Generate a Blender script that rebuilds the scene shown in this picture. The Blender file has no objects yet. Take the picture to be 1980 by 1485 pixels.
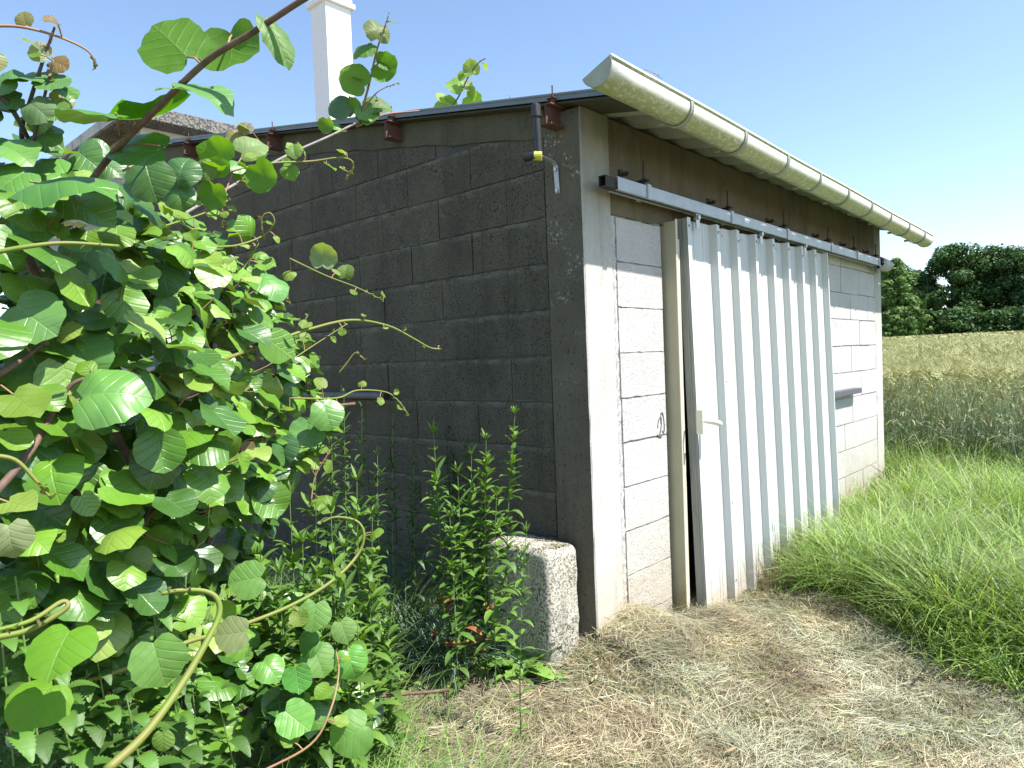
import bpy, math, random
import numpy as np
from mathutils import Vector, Matrix
random.seed(7); rng = np.random.default_rng(11)
S = bpy.context.scene; COL = S.collection
# ------------------------------------------------------------------ camera
FPX = 1360.87; CX, CY = 990.0, 742.5
def nrm(v):
    v = np.asarray(v, float); return v/np.linalg.norm(v)
_r1 = nrm([2228-CX, 650-CY, FPX]); _r2 = nrm([-505-CX, 755-CY, FPX]); _r2 = nrm(_r2-_r1*(_r1@_r2)); _r3 = np.cross(_r1, _r2)
RC = np.stack([_r1, _r2, _r3], 1)
CAM = np.array([-2.658, -1.939, 1.265])
cd = bpy.data.cameras.new('camera'); cam = bpy.data.objects.new('camera', cd); COL.objects.link(cam)
cd.sensor_width = 36; cd.lens = 36*FPX/1980; cd.clip_end = 3000; cd.clip_start = .02
cam.matrix_world = Matrix(((RC[0,0], -RC[1,0], -RC[2,0], CAM[0]), (RC[0,1], -RC[1,1], -RC[2,1], CAM[1]), (RC[0,2], -RC[1,2], -RC[2,2], CAM[2]), (0,0,0,1)))
S.camera = cam
def ray(u, v): return nrm(RC.T@np.array([u-CX, v-CY, FPX]))
def at(u, v, D): return CAM+ray(u, v)*D            # a point of the place seen at pixel u, v and D metres away
def ony(u, v, y=0.0): d = ray(u, v); return CAM+d*(y-CAM[1])/d[1]
def onx(u, v, x=0.0): d = ray(u, v); return CAM+d*(x-CAM[0])/d[0]
# ------------------------------------------------------------------ light
SUN = nrm([.36, -1.0, 1.66])
el = math.asin(SUN[2]); az = math.atan2(SUN[0], SUN[1])
W = bpy.data.worlds.new('World'); S.world = W; W.use_nodes = True
wn = W.node_tree; bg = wn.nodes['Background']; sky = wn.nodes.new('ShaderNodeTexSky')
sky.sky_type = 'NISHITA'; sky.sun_disc = False; sky.sun_elevation = el; sky.sun_rotation = az
sky.air_density = 1.0; sky.dust_density = .3; sky.ozone_density = 1.5
wn.links.new(sky.outputs[0], bg.inputs[0]); bg.inputs[1].default_value = .12
sl = bpy.data.lights.new('sun', 'SUN'); sl.energy = 4.6; sl.angle = math.radians(.5); sl.color = (1, .96, .89)
so = bpy.data.objects.new('sun', sl); COL.objects.link(so); so.rotation_euler = Vector(SUN).to_track_quat('Z', 'Y').to_euler()
vs = S.view_settings; vs.view_transform = 'Standard'; vs.look = 'None'; vs.gamma = 1; vs.use_curve_mapping = False; vs.exposure = 1.15
S.cycles.max_bounces = 6; S.cycles.transparent_max_bounces = 8
# ------------------------------------------------------------------ naming
def tag(o, label=None, cat=None, group=None, kind=None):
    for k, v in (('label', label), ('category', cat), ('group', group), ('kind', kind)):
        if v: o[k] = v
    return o
def empty(name, loc, label=None, cat=None, group=None):
    o = bpy.data.objects.new(name, None); o.empty_display_size = .1; COL.objects.link(o); o.location = loc
    return tag(o, label, cat, group)
def link(name, me, parent=None):
    o = bpy.data.objects.new(name, me); COL.objects.link(o)
    if parent is not None:
        o.parent = parent; o.matrix_parent_inverse = Matrix.Identity(4)
        p = parent; off = Vector((0, 0, 0))
        while p is not None: off += p.location; p = p.parent
        o.location = -off
    return o
# ------------------------------------------------------------------ mesh builder (world coordinates)
class MB:
    def __init__(s): s.v = []; s.f = []
    def add(s, vs, fs):
        b = len(s.v); s.v += [tuple(float(c) for c in p) for p in vs]; s.f += [tuple(i+b for i in f) for f in fs]; return s
    def box(s, a, b, rot=None, at_=None, bev=0):
        x0, y0, z0 = a; x1, y1, z1 = b
        p = [(x0,y0,z0),(x1,y0,z0),(x1,y1,z0),(x0,y1,z0),(x0,y0,z1),(x1,y0,z1),(x1,y1,z1),(x0,y1,z1)]
        if rot is not None:
            c = Vector(at_) if at_ is not None else Vector(((x0+x1)/2, (y0+y1)/2, (z0+z1)/2)); p = [c+rot@(Vector(q)-c) for q in p]
        return s.add(p, [(0,3,2,1),(4,5,6,7),(0,1,5,4),(1,2,6,5),(2,3,7,6),(3,0,4,7)])
    def tube(s, pts, r, n=8, cap=True):
        pts = [Vector(p) for p in pts]; m = len(pts); r = [r]*m if np.isscalar(r) else list(r)
        T = [(pts[min(i+1, m-1)]-pts[max(i-1, 0)]).normalized() for i in range(m)]
        U = T[0].orthogonal().normalized(); vs = []
        for i in range(m):
            U = (U-T[i]*U.dot(T[i])).normalized(); Wv = T[i].cross(U)
            for k in range(n):
                a = 2*math.pi*k/n; vs.append(pts[i]+(U*math.cos(a)+Wv*math.sin(a))*r[i])
        fs = [(i*n+k, i*n+(k+1)%n, (i+1)*n+(k+1)%n, (i+1)*n+k) for i in range(m-1) for k in range(n)]
        if cap: fs += [tuple(range(n-1, -1, -1)), tuple((m-1)*n+k for k in range(n))]
        return s.add(vs, fs)
    def extr(s, poly, x0, x1):                        # polygon (y,z) extruded along x
        n = len(poly); vs = [(x0, y, z) for y, z in poly]+[(x1, y, z) for y, z in poly]
        return s.add(vs, [tuple(range(n)), tuple(range(2*n-1, n-1, -1))]+[(i, i+n, (i+1)%n+n, (i+1)%n) for i in range(n)])
    def build(s, name, m, parent=None, smooth=False, bevel=0):
        me = bpy.data.meshes.new(name); me.from_pydata(s.v, [], s.f); me.materials.append(m); me.update()
        o = link(name, me, parent)
        if smooth:
            for p in me.polygons: p.use_smooth = True
        if bevel:
            b = o.modifiers.new('bevel', 'BEVEL'); b.width = bevel; b.segments = 2; b.limit_method = 'ANGLE'
        return o
def npmesh(name, V, F, m, col=None, uv=None, parent=None, smooth=False):
    """V (n,3), F (m,k) with one k; col (n,3), uv (n,2) are point attributes"""
    me = bpy.data.meshes.new(name); V = np.ascontiguousarray(V, np.float32); F = np.ascontiguousarray(F, np.int32); k = F.shape[1]
    me.vertices.add(len(V)); me.vertices.foreach_set('co', V.ravel())
    me.loops.add(F.size); me.loops.foreach_set('vertex_index', F.ravel())
    me.polygons.add(len(F)); me.polygons.foreach_set('loop_start', np.arange(0, F.size, k, dtype=np.int32))
    if smooth: me.polygons.foreach_set('use_smooth', np.ones(len(F), bool))
    if col is not None:
        a = me.attributes.new('tint', 'FLOAT_COLOR', 'POINT'); c = np.ones((len(V), 4), np.float32); c[:, :3] = col; a.data.foreach_set('color', c.ravel())
    if uv is not None:
        a = me.attributes.new('blade', 'FLOAT_VECTOR', 'POINT'); c = np.zeros((len(V), 3), np.float32); c[:, :2] = uv; a.data.foreach_set('vector', c.ravel())
    me.materials.append(m); me.update(calc_edges=True); me.validate()
    return link(name, me, parent)
def unit(a): return a/np.maximum(np.linalg.norm(a, axis=-1, keepdims=True), 1e-9)
def strips(base, d0, d1, L, Wd, side, prof, fold=0.0):
    """ribbons: p(t) = base + L (t d0 + t^2 d1), width profile prof over t; fold > 0 gives a V section with three points across"""
    n = len(base); k = len(prof); t = np.linspace(0, 1, k)[None, :, None]; L = np.asarray(L).reshape(-1, 1, 1)*np.ones((n, 1, 1))
    P = base[:, None]+L*(t*d0[:, None]+t*t*d1[:, None])
    w = (np.asarray(Wd).reshape(-1, 1)*np.ones((n, 1)))[:, :, None]*np.asarray(prof)[None, :, None]*.5; sd = side[:, None]
    if not fold:
        V = np.stack([P-sd*w, P+sd*w], 2).reshape(-1, 3); c = 2
    else:
        tan = unit(d0[:, None]+2*t*d1[:, None]); nn = np.cross(tan, np.broadcast_to(sd, tan.shape))
        V = np.stack([P-sd*w+nn*w*fold, P, P+sd*w+nn*w*fold], 2).reshape(-1, 3); c = 3
    i = np.arange(n)[:, None, None]*k*c; j = np.arange(k-1)[None, :, None]*c; q = np.arange(c-1)[None, None, :]
    a = i+j+q; F = np.stack([a, a+1, a+1+c, a+c], -1).reshape(-1, 4)
    return V, F, k*c
def hdir(n): a = rng.uniform(0, 2*np.pi, n); return np.stack([np.cos(a), np.sin(a), np.zeros(n)], 1)
def joinm(parts):
    Vs, Fs, Cs = [], [], []; b = 0
    for V, F, C in parts: Vs.append(V); Fs.append(F+b); Cs.append(C); b += len(V)
    return np.concatenate(Vs), np.concatenate(Fs), np.concatenate(Cs)
def colmix(n, cols, jit=.12):
    cols = np.asarray(cols, float); w = rng.dirichlet(np.ones(len(cols))*.6, n); c = w@cols
    return c*rng.uniform(1-jit*2, 1+jit*2, (n, 1))*rng.uniform(1-jit*.5, 1+jit*.5, (n, 3))
# ------------------------------------------------------------------ materials
class G:
    def __init__(s, name):
        s.m = bpy.data.materials.new(name); s.m.use_nodes = True; s.t = s.m.node_tree; s.b = s.t.nodes['Principled BSDF']; s.out = s.t.nodes['Material Output']; s.co = None
    def n(s, typ, **kw):
        o = s.t.nodes.new(typ)
        for k, v in kw.items(): setattr(o, k, v)
        return o
    def l(s, a, b): s.t.links.new(a, b)
    def set(s, sock, v):
        if hasattr(v, 'is_output'): s.l(v, sock)
        else: sock.default_value = (v if not isinstance(v, tuple) or len(v) == 4 or sock.type == 'VECTOR' else (*v, 1))
    def pos(s):
        if s.co is None: s.co = s.n('ShaderNodeNewGeometry').outputs['Position']
        return s.co
    def scaled(s, vec):
        m = s.n('ShaderNodeMapping'); s.l(s.pos(), m.inputs[0]); m.inputs['Scale'].default_value = vec; return m.outputs[0]
    def noise(s, sc, det=4, rough=.55, vec=None, out=0):
        o = s.n('ShaderNodeTexNoise'); s.l(vec if vec is not None else s.pos(), o.inputs['Vector']); o.inputs['Scale'].default_value = sc; o.inputs['Detail'].default_value = det; o.inputs['Roughness'].default_value = rough; return o.outputs[out]
    def voro(s, sc, vec=None, out='Distance'):
        o = s.n('ShaderNodeTexVoronoi'); s.l(vec if vec is not None else s.pos(), o.inputs['Vector']); o.inputs['Scale'].default_value = sc; return o.outputs[out]
    def ramp(s, f, a, b, lo=0.0, hi=1.0):
        o = s.n('ShaderNodeMapRange'); s.l(f, o.inputs[0]); o.inputs[1].default_value = a; o.inputs[2].default_value = b; o.inputs[3].default_value = lo; o.inputs[4].default_value = hi; return o.outputs[0]
    def math(s, op, a, b=0.0, c=None):
        o = s.n('ShaderNodeMath', operation=op); s.set(o.inputs[0], a); s.set(o.inputs[1], b)
        if c is not None: s.set(o.inputs[2], c)
        return o.outputs[0]
    def mix(s, f, a, b, mode='MIX'):
        o = s.n('ShaderNodeMix', data_type='RGBA', blend_type=mode); s.set(o.inputs[0], f); s.set(o.inputs[6], a); s.set(o.inputs[7], b); return o.outputs[2]
    def bump(s, h, dist, strength=1.0):
        o = s.n('ShaderNodeBump'); s.l(h, o.inputs['Height']); o.inputs['Distance'].default_value = dist; o.inputs['Strength'].default_value = strength; s.l(o.outputs[0], s.b.inputs['Normal']); return o
    def sep(s):
        o = s.n('ShaderNodeSeparateXYZ'); s.l(s.pos(), o.inputs[0]); return o.outputs
    def fin(s, col, rough=.8, metal=0.0, spec=None):
        s.set(s.b.inputs['Base Color'], col); s.set(s.b.inputs['Roughness'], rough); s.b.inputs['Metallic'].default_value = metal
        if spec is not None: s.b.inputs['Specular IOR Level'].default_value = spec
        return s.m
def smear(g, c, col, amt):
    z = g.sep()[2]; fr = g.math('FRACT', g.math('DIVIDE', g.math('ADD', z, g.math('ADD', .277, g.math('MULTIPLY', g.math('SUBTRACT', g.noise(5, 3), .5), .03))), .2234))
    f = g.math('MULTIPLY', g.ramp(fr, .80, .93), g.ramp(g.noise(1, 6, .75, vec=g.scaled((9, 9, 30))), .42, .62)); return g.mix(g.math('MULTIPLY', f, amt), c, col)
def concrete(name, c1, c2, pore=(.1, .1, .1), pores=.62, scale=150, stain=None, bumpd=.004, rough=.93, lichen=0.0, zstain=None, poremix=.8, joint=None, tstain=None):
    g = G(name); n1 = g.noise(2.2, 6, .65); n2 = g.noise(28, 5, .7)
    c = g.mix(g.ramp(n1, .32, .68), c1, c2); c = g.mix(g.ramp(n2, .3, .75, 0, .45), c, tuple(x*.72 for x in c1))
    p = g.noise(scale, 3, .6); pm = g.ramp(p, pores, pores+.07)
    pm = g.math('MULTIPLY', pm, g.ramp(g.noise(7, 3), .35, .6, .35, 1)); c = g.mix(g.math('MULTIPLY', pm, poremix), c, pore)
    if stain:
        sv = g.noise(1.0, 6, .7, vec=g.scaled((5, 5, 1.1))); c = g.mix(g.ramp(sv, .5, .72, 0, .75), c, stain)
    if joint: c = smear(g, c, joint, .75)
    if tstain:
        zc, z0, z1 = tstain; f = g.math('MULTIPLY', g.ramp(g.sep()[2], z0, z1), g.ramp(g.noise(3, 5, .7, vec=g.scaled((1, 1, .35))), .3, .6, .45, 1)); c = g.mix(f, c, zc)
    if zstain:
        zc, z0, z1 = zstain; z = g.sep()[2]; f = g.math('MULTIPLY', g.ramp(z, z0, z1, 1, 0), g.ramp(g.noise(6, 5, .7), .25, .65, .3, 1)); c = g.mix(f, c, zc)
    if lichen:
        wv = g.n('ShaderNodeVectorMath', operation='MULTIPLY_ADD'); g.l(g.noise(30, 3, .7, out=1), wv.inputs[0]); wv.inputs[1].default_value = (.035, .035, .035); g.l(g.pos(), wv.inputs[2]); lv = g.voro(52, vec=wv.outputs[0]); lm = g.math('MULTIPLY', g.ramp(lv, .22, .42, 1, 0), g.ramp(g.noise(5, 3), .53, .62))
        lm = g.math('MULTIPLY', g.math('MULTIPLY', lm, lichen), g.ramp(g.sep()[2], 1.0, 2.1, .08, 1)); c = g.mix(lm, c, (.36, .36, .31))
    h = g.math('SUBTRACT', g.noise(70, 6, .75), g.math('MULTIPLY', pm, .9)); g.bump(h, bumpd)
    return g.fin(c, rough, spec=.25)
M = {}
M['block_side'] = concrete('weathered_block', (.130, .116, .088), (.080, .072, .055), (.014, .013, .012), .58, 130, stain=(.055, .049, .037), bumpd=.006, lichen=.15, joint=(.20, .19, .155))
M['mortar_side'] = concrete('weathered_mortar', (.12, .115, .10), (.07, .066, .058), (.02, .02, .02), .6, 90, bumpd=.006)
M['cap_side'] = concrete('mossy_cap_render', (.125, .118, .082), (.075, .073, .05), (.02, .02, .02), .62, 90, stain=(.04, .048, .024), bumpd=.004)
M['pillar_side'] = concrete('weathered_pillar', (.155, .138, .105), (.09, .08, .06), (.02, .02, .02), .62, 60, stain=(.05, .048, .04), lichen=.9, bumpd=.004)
M['block_front'] = concrete('pale_block', (.60, .585, .56), (.5, .49, .48), (.12, .115, .11), .585, 150, bumpd=.005, zstain=((.46, .38, .26), -.15, .55))
M['mortar_front'] = concrete('pale_mortar', (.42, .41, .39), (.33, .32, .3), (.1, .1, .1), .55, 70, bumpd=.008)
M['pillar_front'] = concrete('pillar_cast', (.60, .585, .54), (.48, .465, .43), (.12, .11, .1), .67, 60, stain=(.25, .24, .2), bumpd=.0025, zstain=((.40, .33, .22), -.1, .35), tstain=((.20, .20, .15), 1.55, 2.35))  # greenish stain at the top, also deepens the shaded zone under the eaves
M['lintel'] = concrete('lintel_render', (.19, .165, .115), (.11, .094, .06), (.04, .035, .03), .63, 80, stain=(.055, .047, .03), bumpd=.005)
M['granite'] = concrete('granite_stub', (.70, .655, .55), (.50, .47, .38), (.045, .042, .035), .52, 85, stain=(.2, .2, .15), bumpd=.012, poremix=.85)
M['moss'] = concrete('moss', (.10, .12, .03), (.16, .15, .06), (.04, .05, .01), .5, 120, bumpd=.01)
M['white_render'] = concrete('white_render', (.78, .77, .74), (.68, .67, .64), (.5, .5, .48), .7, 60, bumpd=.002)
M['fascia'] = concrete('pebbly_fascia', (.36, .34, .30), (.22, .21, .19), (.05, .05, .05), .5, 45, bumpd=.02, stain=(.1, .1, .09))
M['annex_wall_shade'] = concrete('annex_render_shade', (.44, .43, .39), (.33, .32, .29), (.07, .07, .07), .66, 22, bumpd=.004)  # greyer copy of the white render, shade on the left face painted in
M['edge_paint'] = concrete('edge_paint', (.62, .61, .57), (.45, .44, .41), (.1, .1, .1), .6, 30, stain=(.14, .14, .13), bumpd=.004)
M['chimney'] = concrete('chimney_paint', (.86, .85, .83), (.82, .81, .79), (.6, .6, .6), .75, 60, bumpd=.001)
def paint(name, c, rough=.45, metal=0.0, dirt=(.3, .28, .24), dirtamt=.35, streak=True, bumpd=.0006, zdirt=None):
    g = G(name); sv = g.noise(1.0, 6, .7, vec=g.scaled((26, 26, 1.6) if streak else (9, 9, 9)))
    col = g.mix(g.ramp(sv, .46, .78, 0, dirtamt), c, dirt); col = g.mix(g.ramp(g.noise(160, 2), .68, .72, 0, .6), col, dirt)
    if zdirt: zc, z0, z1 = zdirt; col = g.mix(g.math('MULTIPLY', g.ramp(g.sep()[2], z0, z1, 1, 0), g.ramp(g.noise(14, 5, .7), .25, .7, .2, 1)), col, zc)
    g.bump(g.noise(30, 3), bumpd); return g.fin(col, g.ramp(sv, .3, .8, rough, rough+.2), metal)
M['door'] = paint('door_sheet_paint', (.56, .58, .565), .42, dirt=(.42, .41, .37), dirtamt=.25, zdirt=((.42, .33, .22), -.18, .12))
M['door_edge'] = paint('door_edge', (.32, .33, .30), .6, dirt=(.12, .12, .10), dirtamt=.8, zdirt=((.2, .17, .12), -.18, .1))
M['cream'] = paint('cream_strip', (.60, .56, .44), .5, dirt=(.45, .40, .28), dirtamt=.3)
M['cream_shade'] = paint('cream_strip_shade', (.42, .39, .27), .6, dirt=(.33, .29, .18), dirtamt=.4, zdirt=((.25, .17, .08), -.15, .15))  # cream paint darkened, shade of the side face put into the colour
M['galv'] = paint('galvanised', (.42, .45, .48), .42, .35, dirt=(.3, .33, .36), dirtamt=.5, streak=False)
M['zinc'] = paint('zinc_flashing', (.15, .18, .19), .4, .5, dirt=(.12, .14, .15), dirtamt=.5, streak=False)
M['rust'] = paint('rust', (.13, .062, .045), .85, dirt=(.06, .03, .022), dirtamt=.8, streak=False, bumpd=.003)
M['iron'] = paint('dark_iron', (.05, .045, .04), .6, .5, dirt=(.12, .07, .04), dirtamt=.6, streak=False)
M['bolt'] = paint('bright_bolt', (.5, .5, .48), .35, .8, dirtamt=.2, streak=False)
M['black'] = paint('black_plastic', (.022, .022, .026), .38, dirt=(.06, .06, .06), dirtamt=.3, streak=False)
M['yellow'] = paint('yellow_clamp', (.5, .52, .06), .5, dirt=(.2, .25, .05), streak=False)
M['pvc'] = paint('grey_pvc', (.36, .37, .38), .45, dirt=(.2, .2, .19), dirtamt=.5, streak=False)
M['pvc_shade'] = paint('grey_pvc_shade', (.13, .13, .13), .6, dirt=(.06, .06, .055), dirtamt=.7, streak=False)  # darker copy of the grey pvc, shade by the wall painted in
M['slate'] = paint('dark_ledge', (.085, .09, .10), .6, dirt=(.15, .15, .15), streak=False)
M['timber'] = paint('dark_timber', (.05, .045, .035), .85, dirt=(.10, .09, .07), dirtamt=.6, streak=False)
M['ivory'] = paint('ivory_plastic', (.74, .72, .58), .4, dirt=(.4, .38, .28), dirtamt=.25, streak=False)
M['dark'] = paint('interior_dark', (.06, .055, .05), .9, streak=False)
M['sticker'] = paint('white_sticker', (.8, .8, .8), .5, dirtamt=.1)
M['fibre'] = concrete('fibre_cement', (.42, .42, .38), (.33, .33, .3), (.2, .2, .18), .68, 90, stain=(.22, .23, .18), bumpd=.002)
# gutter: cream grey paint with green algae along its belly
g = G('gutter_paint'); nz = g.n('ShaderNodeNewGeometry').outputs['Normal']; sp = g.n('ShaderNodeSeparateXYZ'); g.l(nz, sp.inputs[0])
al = g.math('MULTIPLY', g.ramp(sp.outputs[2], -.22, -.62), g.ramp(g.noise(1, 7, .75, vec=g.scaled((30, 60, 60))), .30, .50))
c = g.mix(g.ramp(g.noise(9, 5), .3, .8, 0, .4), (.74, .75, .66), (.6, .61, .52)); c = g.mix(g.math('MULTIPLY', al, .78), c, (.24, .28, .05))
c = g.mix(g.ramp(g.noise(1, 5, .7, vec=g.scaled((60, 160, 160))), .62, .72, 0, .7), c, (.10, .11, .05)); g.bump(g.noise(60, 4), .0015); M['gutter'] = g.fin(c, .4)
M['gutter_end'] = paint('gutter_cap_paint', (.33, .36, .30), .5, dirt=(.12, .15, .05), dirtamt=.6, streak=False)
def foliage(name, veins=False, rough=.42, trans=.32, under=(.30, .36, .20), tcol=(1.3, 1.25, .45), underf=.6, spec=.45):
    g = G(name); a = g.n('ShaderNodeAttribute', attribute_name='tint').outputs['Color']; c = a
    if veins:
        uv = g.n('ShaderNodeAttribute', attribute_name='blade').outputs['Vector']; sx = g.n('ShaderNodeSeparateXYZ'); g.l(uv, sx.inputs[0]); ax = g.math('ABSOLUTE', sx.outputs[0])
        mid = g.ramp(ax, .008, .022, 1, 0)
        q = g.math('MULTIPLY', g.math('SUBTRACT', sx.outputs[1], g.math('SUBTRACT', g.math('MULTIPLY', ax, .75), g.math('MULTIPLY', g.math('MULTIPLY', ax, ax), .3))), 5.2)
        fr = g.math('ABSOLUTE', g.math('SUBTRACT', g.math('FRACT', q), .5)); lat = g.ramp(fr, .02, .07, 1, 0)
        vn = g.math('MAXIMUM', mid, g.math('MULTIPLY', lat, .7)); c = g.mix(g.math('MULTIPLY', vn, .17), c, (.24, .36, .12))
        blob = g.math('SUBTRACT', g.noise(45, 3, .6), g.math('MULTIPLY', vn, .55))
        puff = g.math('ADD', blob, g.math('MULTIPLY', g.ramp(fr, 0, .22), .35)); g.bump(puff, .0009)
    else:
        g.bump(g.noise(60, 3), .002)
    c = g.mix(g.ramp(g.noise(14, 4), .3, .75, 0, .3), c, g.mix(.5, c, (.10, .17, .03)))
    bf = g.n('ShaderNodeNewGeometry').outputs['Backfacing']; c = g.mix(g.math('MULTIPLY', bf, underf), c, under) if underf else c
    g.fin(c, rough, spec=spec); tr = g.n('ShaderNodeBsdfTranslucent'); g.l(g.mix(1.0, c, tcol, 'MULTIPLY'), tr.inputs[0])
    ms = g.n('ShaderNodeMixShader'); ms.inputs[0].default_value = trans; g.l(g.b.outputs[0], ms.inputs[1]); g.l(tr.outputs[0], ms.inputs[2]); g.l(ms.outputs[0], g.out.inputs[0]); return g.m
M['leaf'] = foliage('kiwi_leaf', True, .37, .12, (.18, .26, .12), underf=.5, tcol=(1.6, 1.5, .35), spec=.6)
M['leaf_young'] = foliage('kiwi_leaf_young', True, .5, .42, (.12, .24, .05), underf=.3, tcol=(1.5, 1.5, .15), spec=.35)
M['herb'] = foliage('herb_leaf', False, .5, .3, (.18, .28, .09), underf=.2)
M['grass'] = foliage('grass_blade', False, .5, .3, underf=0)
M['straw'] = foliage('straw', False, .7, .15, tcol=(1.1, 1.0, .7), underf=0, spec=.2)
M['far_leaf'] = foliage('tree_leaf', False, .6, .2, underf=0, spec=.2)
g = G('stem_bark'); M['stem'] = g.fin(g.mix(g.ramp(g.noise(30, 5), .3, .7), (.075, .04, .028), (.17, .11, .075)), .7); g.bump(g.noise(90, 4), .001)
g = G('herb_stem'); M['herb_stem'] = g.fin((.13, .21, .05), .6)
g = G('stem_green'); M['stem_green'] = g.fin(g.mix(g.ramp(g.noise(12, 4), .35, .7), (.13, .20, .02), (.19, .16, .04)), .6)
g = G('stem_grey'); M['stem_grey'] = g.fin(g.mix(g.ramp(g.noise(30, 4), .35, .7), (.30, .27, .25), (.17, .14, .13)), .7)
g = G('stem_purple'); M['stem_purple'] = g.fin(g.mix(g.ramp(g.noise(12, 4), .35, .7), (.10, .05, .075), (.05, .06, .045)), .6)
g = G('stem_red'); M['stem_red'] = g.fin(g.mix(g.ramp(g.noise(12, 4), .35, .7), (.30, .13, .09), (.27, .22, .08)), .65)
g = G('petal'); M['petal'] = g.fin(g.mix(g.ramp(g.noise(60, 3), .3, .7), (.78, .75, .62), (.7, .62, .45)), .6)
# ------------------------------------------------------------------ ground
def gz(x, y):
    x = np.asarray(x, float); y = np.asarray(y, float)
    b = -.175-.012*np.clip(-y, 0, 4)
    b = b+.14*np.exp(-(((x-.16)/.34)**2+((y+.02)/.30)**2))+.04*np.exp(-(((x+.6)/.5)**2+((y-.6)/.6)**2))
    b = b+np.where(np.abs(x) < 6, .010*np.sin(9.3*x+3*np.sin(4.1*y))*np.cos(8.2*y+2.2*np.sin(5*x))+.007*np.sin(21*x+2*y)*np.sin(19*y-3*x), 0)
    b = b+.10*np.exp(-(((x+2.0)/.9)**2+((y-1.4)/.9)**2))
    r = np.clip(x-8, 0, None); b = b+.0178*np.minimum(r, 160)+.02*np.sin(x*1.3+.5)*np.cos(y*1.7)*.6+.012*np.sin(x*4.1+y*2.7)
    return b
def axis(a, b, c, d, e, n1, n2):
    return np.unique(np.concatenate([-np.geomspace(1, b, n2)[::-1]+a+1, np.linspace(a, d, n1), d-1+np.geomspace(1, e, n2)]))
xs = axis(-4, 900, 0, 8, 1500, 130, 26); ys = axis(-4, 900, 0, 7, 900, 120, 26)
X, Y = np.meshgrid(xs, ys, indexing='ij'); Z = gz(X, Y)
Z = Z+rng.normal(0, .004, Z.shape)*(np.abs(X) < 9)
V = np.stack([X, Y, Z], -1).reshape(-1, 3); ny = len(ys); i, j = np.meshgrid(np.arange(len(xs)-1), np.arange(ny-1), indexing='ij'); a = (i*ny+j).ravel()
g = G('soil_and_thatch'); n1 = g.noise(1.7, 6, .65); n2 = g.noise(26, 6, .75); n3 = g.noise(1, 5, .7, vec=g.scaled((30, 90, 60)))
c = g.mix(g.ramp(n1, .35, .65), (.27, .21, .13), (.23, .20, .10)); c = g.mix(g.ramp(n2, .35, .7), c, (.12, .09, .055)); c = g.mix(g.ramp(n3, .5, .7, 0, .8), c, (.33, .28, .17))
g.bump(g.math('ADD', n2, n3), .02); M['ground'] = g.fin(c, .95, spec=.1)
tag(npmesh('ground', V, np.stack([a, a+ny, a+ny+1, a+1], 1), M['ground'], smooth=True), kind='structure')
def gnd(u, v):
    D = 2.0
    for _ in range(40):
        p = at(u, v, D); e = p[2]-float(gz(p[0], p[1])); D += e/max(.15, -ray(u, v)[2])*.7
    return at(u, v, D)
# ------------------------------------------------------------------ shed
shed = empty('shed', (0, 0, 0), 'low grey concrete block shed with sliding ribbed metal door and green stained gutter', 'shed')
ZT = lambda y: 2.435+.188*y
CO = [-.50, -.277, -.054, .169, .391, .614, .836, 1.056, 1.283, 1.508, 1.731, 1.951, 2.178, 2.40, 2.62, 2.84, 3.06, 3.28]
def blockface(mb, q, depth, sgn, axis_, face):
    """q = a0,a1,z0,z1 corners [(a,z)...] front polygon pushed out; axis_ 'x' = face in plane x, 'y' = in plane y"""
    pts = q; n = len(pts)
    P = (lambda a, z, d: (d, a, z)) if axis_ == 'x' else (lambda a, z, d: (a, d, z))
    front = [P(a_, z_, face+random.uniform(-.0012, .0012)*0) for a_, z_ in pts]; back = [P(a_, z_, face+depth) for a_, z_ in pts]
    mb.add(front+back, [tuple(range(n))]+[(i_, (i_+1)%n, (i_+1)%n+n, i_+n) for i_ in range(n)])
def blocks(mb, courses, joints_fn, a_lo, a_hi, top_fn, axis_, face, hole=None):
    for ci in range(len(courses)-1):
        z0, z1 = courses[ci], courses[ci+1]; js = [j_ for j_ in joints_fn(ci) if a_lo+.03 < j_ < a_hi-.03]; ed = [a_lo]+js+[a_hi]
        for a0, a1 in zip(ed[:-1], ed[1:]):
            f_ = face+random.uniform(-.002, .002)
            gl, gr, gb, gt = [random.choice([.0006, .0015, .003, .0045])*random.uniform(.7, 1.3) for _ in range(4)]
            A0, A1 = a0+gl, a1-gr; n = 12
            lo = [(A0+(A1-A0)*k/n, z0+gb+abs(random.gauss(0, .0022))) for k in range(n+1)]
            hi = [(A0+(A1-A0)*k/n, min(z1-gt-abs(random.gauss(0, .0018)), top_fn(A0+(A1-A0)*k/n))) for k in range(n+1)]
            if min(h_[1] for h_ in hi) < z0+.03: continue
            blockface(mb, lo+hi[::-1], .012, 1, axis_, f_)
YE = 5.06
w = MB(); jt = lambda ci: [(.486 if ci % 2 else .735)+.258*0+.5085*k+random.uniform(-.012, .012) for k in range(12)]
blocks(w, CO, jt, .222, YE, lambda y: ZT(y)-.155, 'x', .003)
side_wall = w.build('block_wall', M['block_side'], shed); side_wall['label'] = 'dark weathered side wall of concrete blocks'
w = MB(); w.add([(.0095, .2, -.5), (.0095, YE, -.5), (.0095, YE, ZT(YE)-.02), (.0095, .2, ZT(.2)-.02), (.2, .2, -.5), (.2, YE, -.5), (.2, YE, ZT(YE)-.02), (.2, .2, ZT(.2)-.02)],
    [(0,1,2,3),(4,7,6,5),(3,2,6,7),(0,3,7,4),(1,5,6,2)]); w.build('mortar', M['mortar_side'], side_wall)
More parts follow.
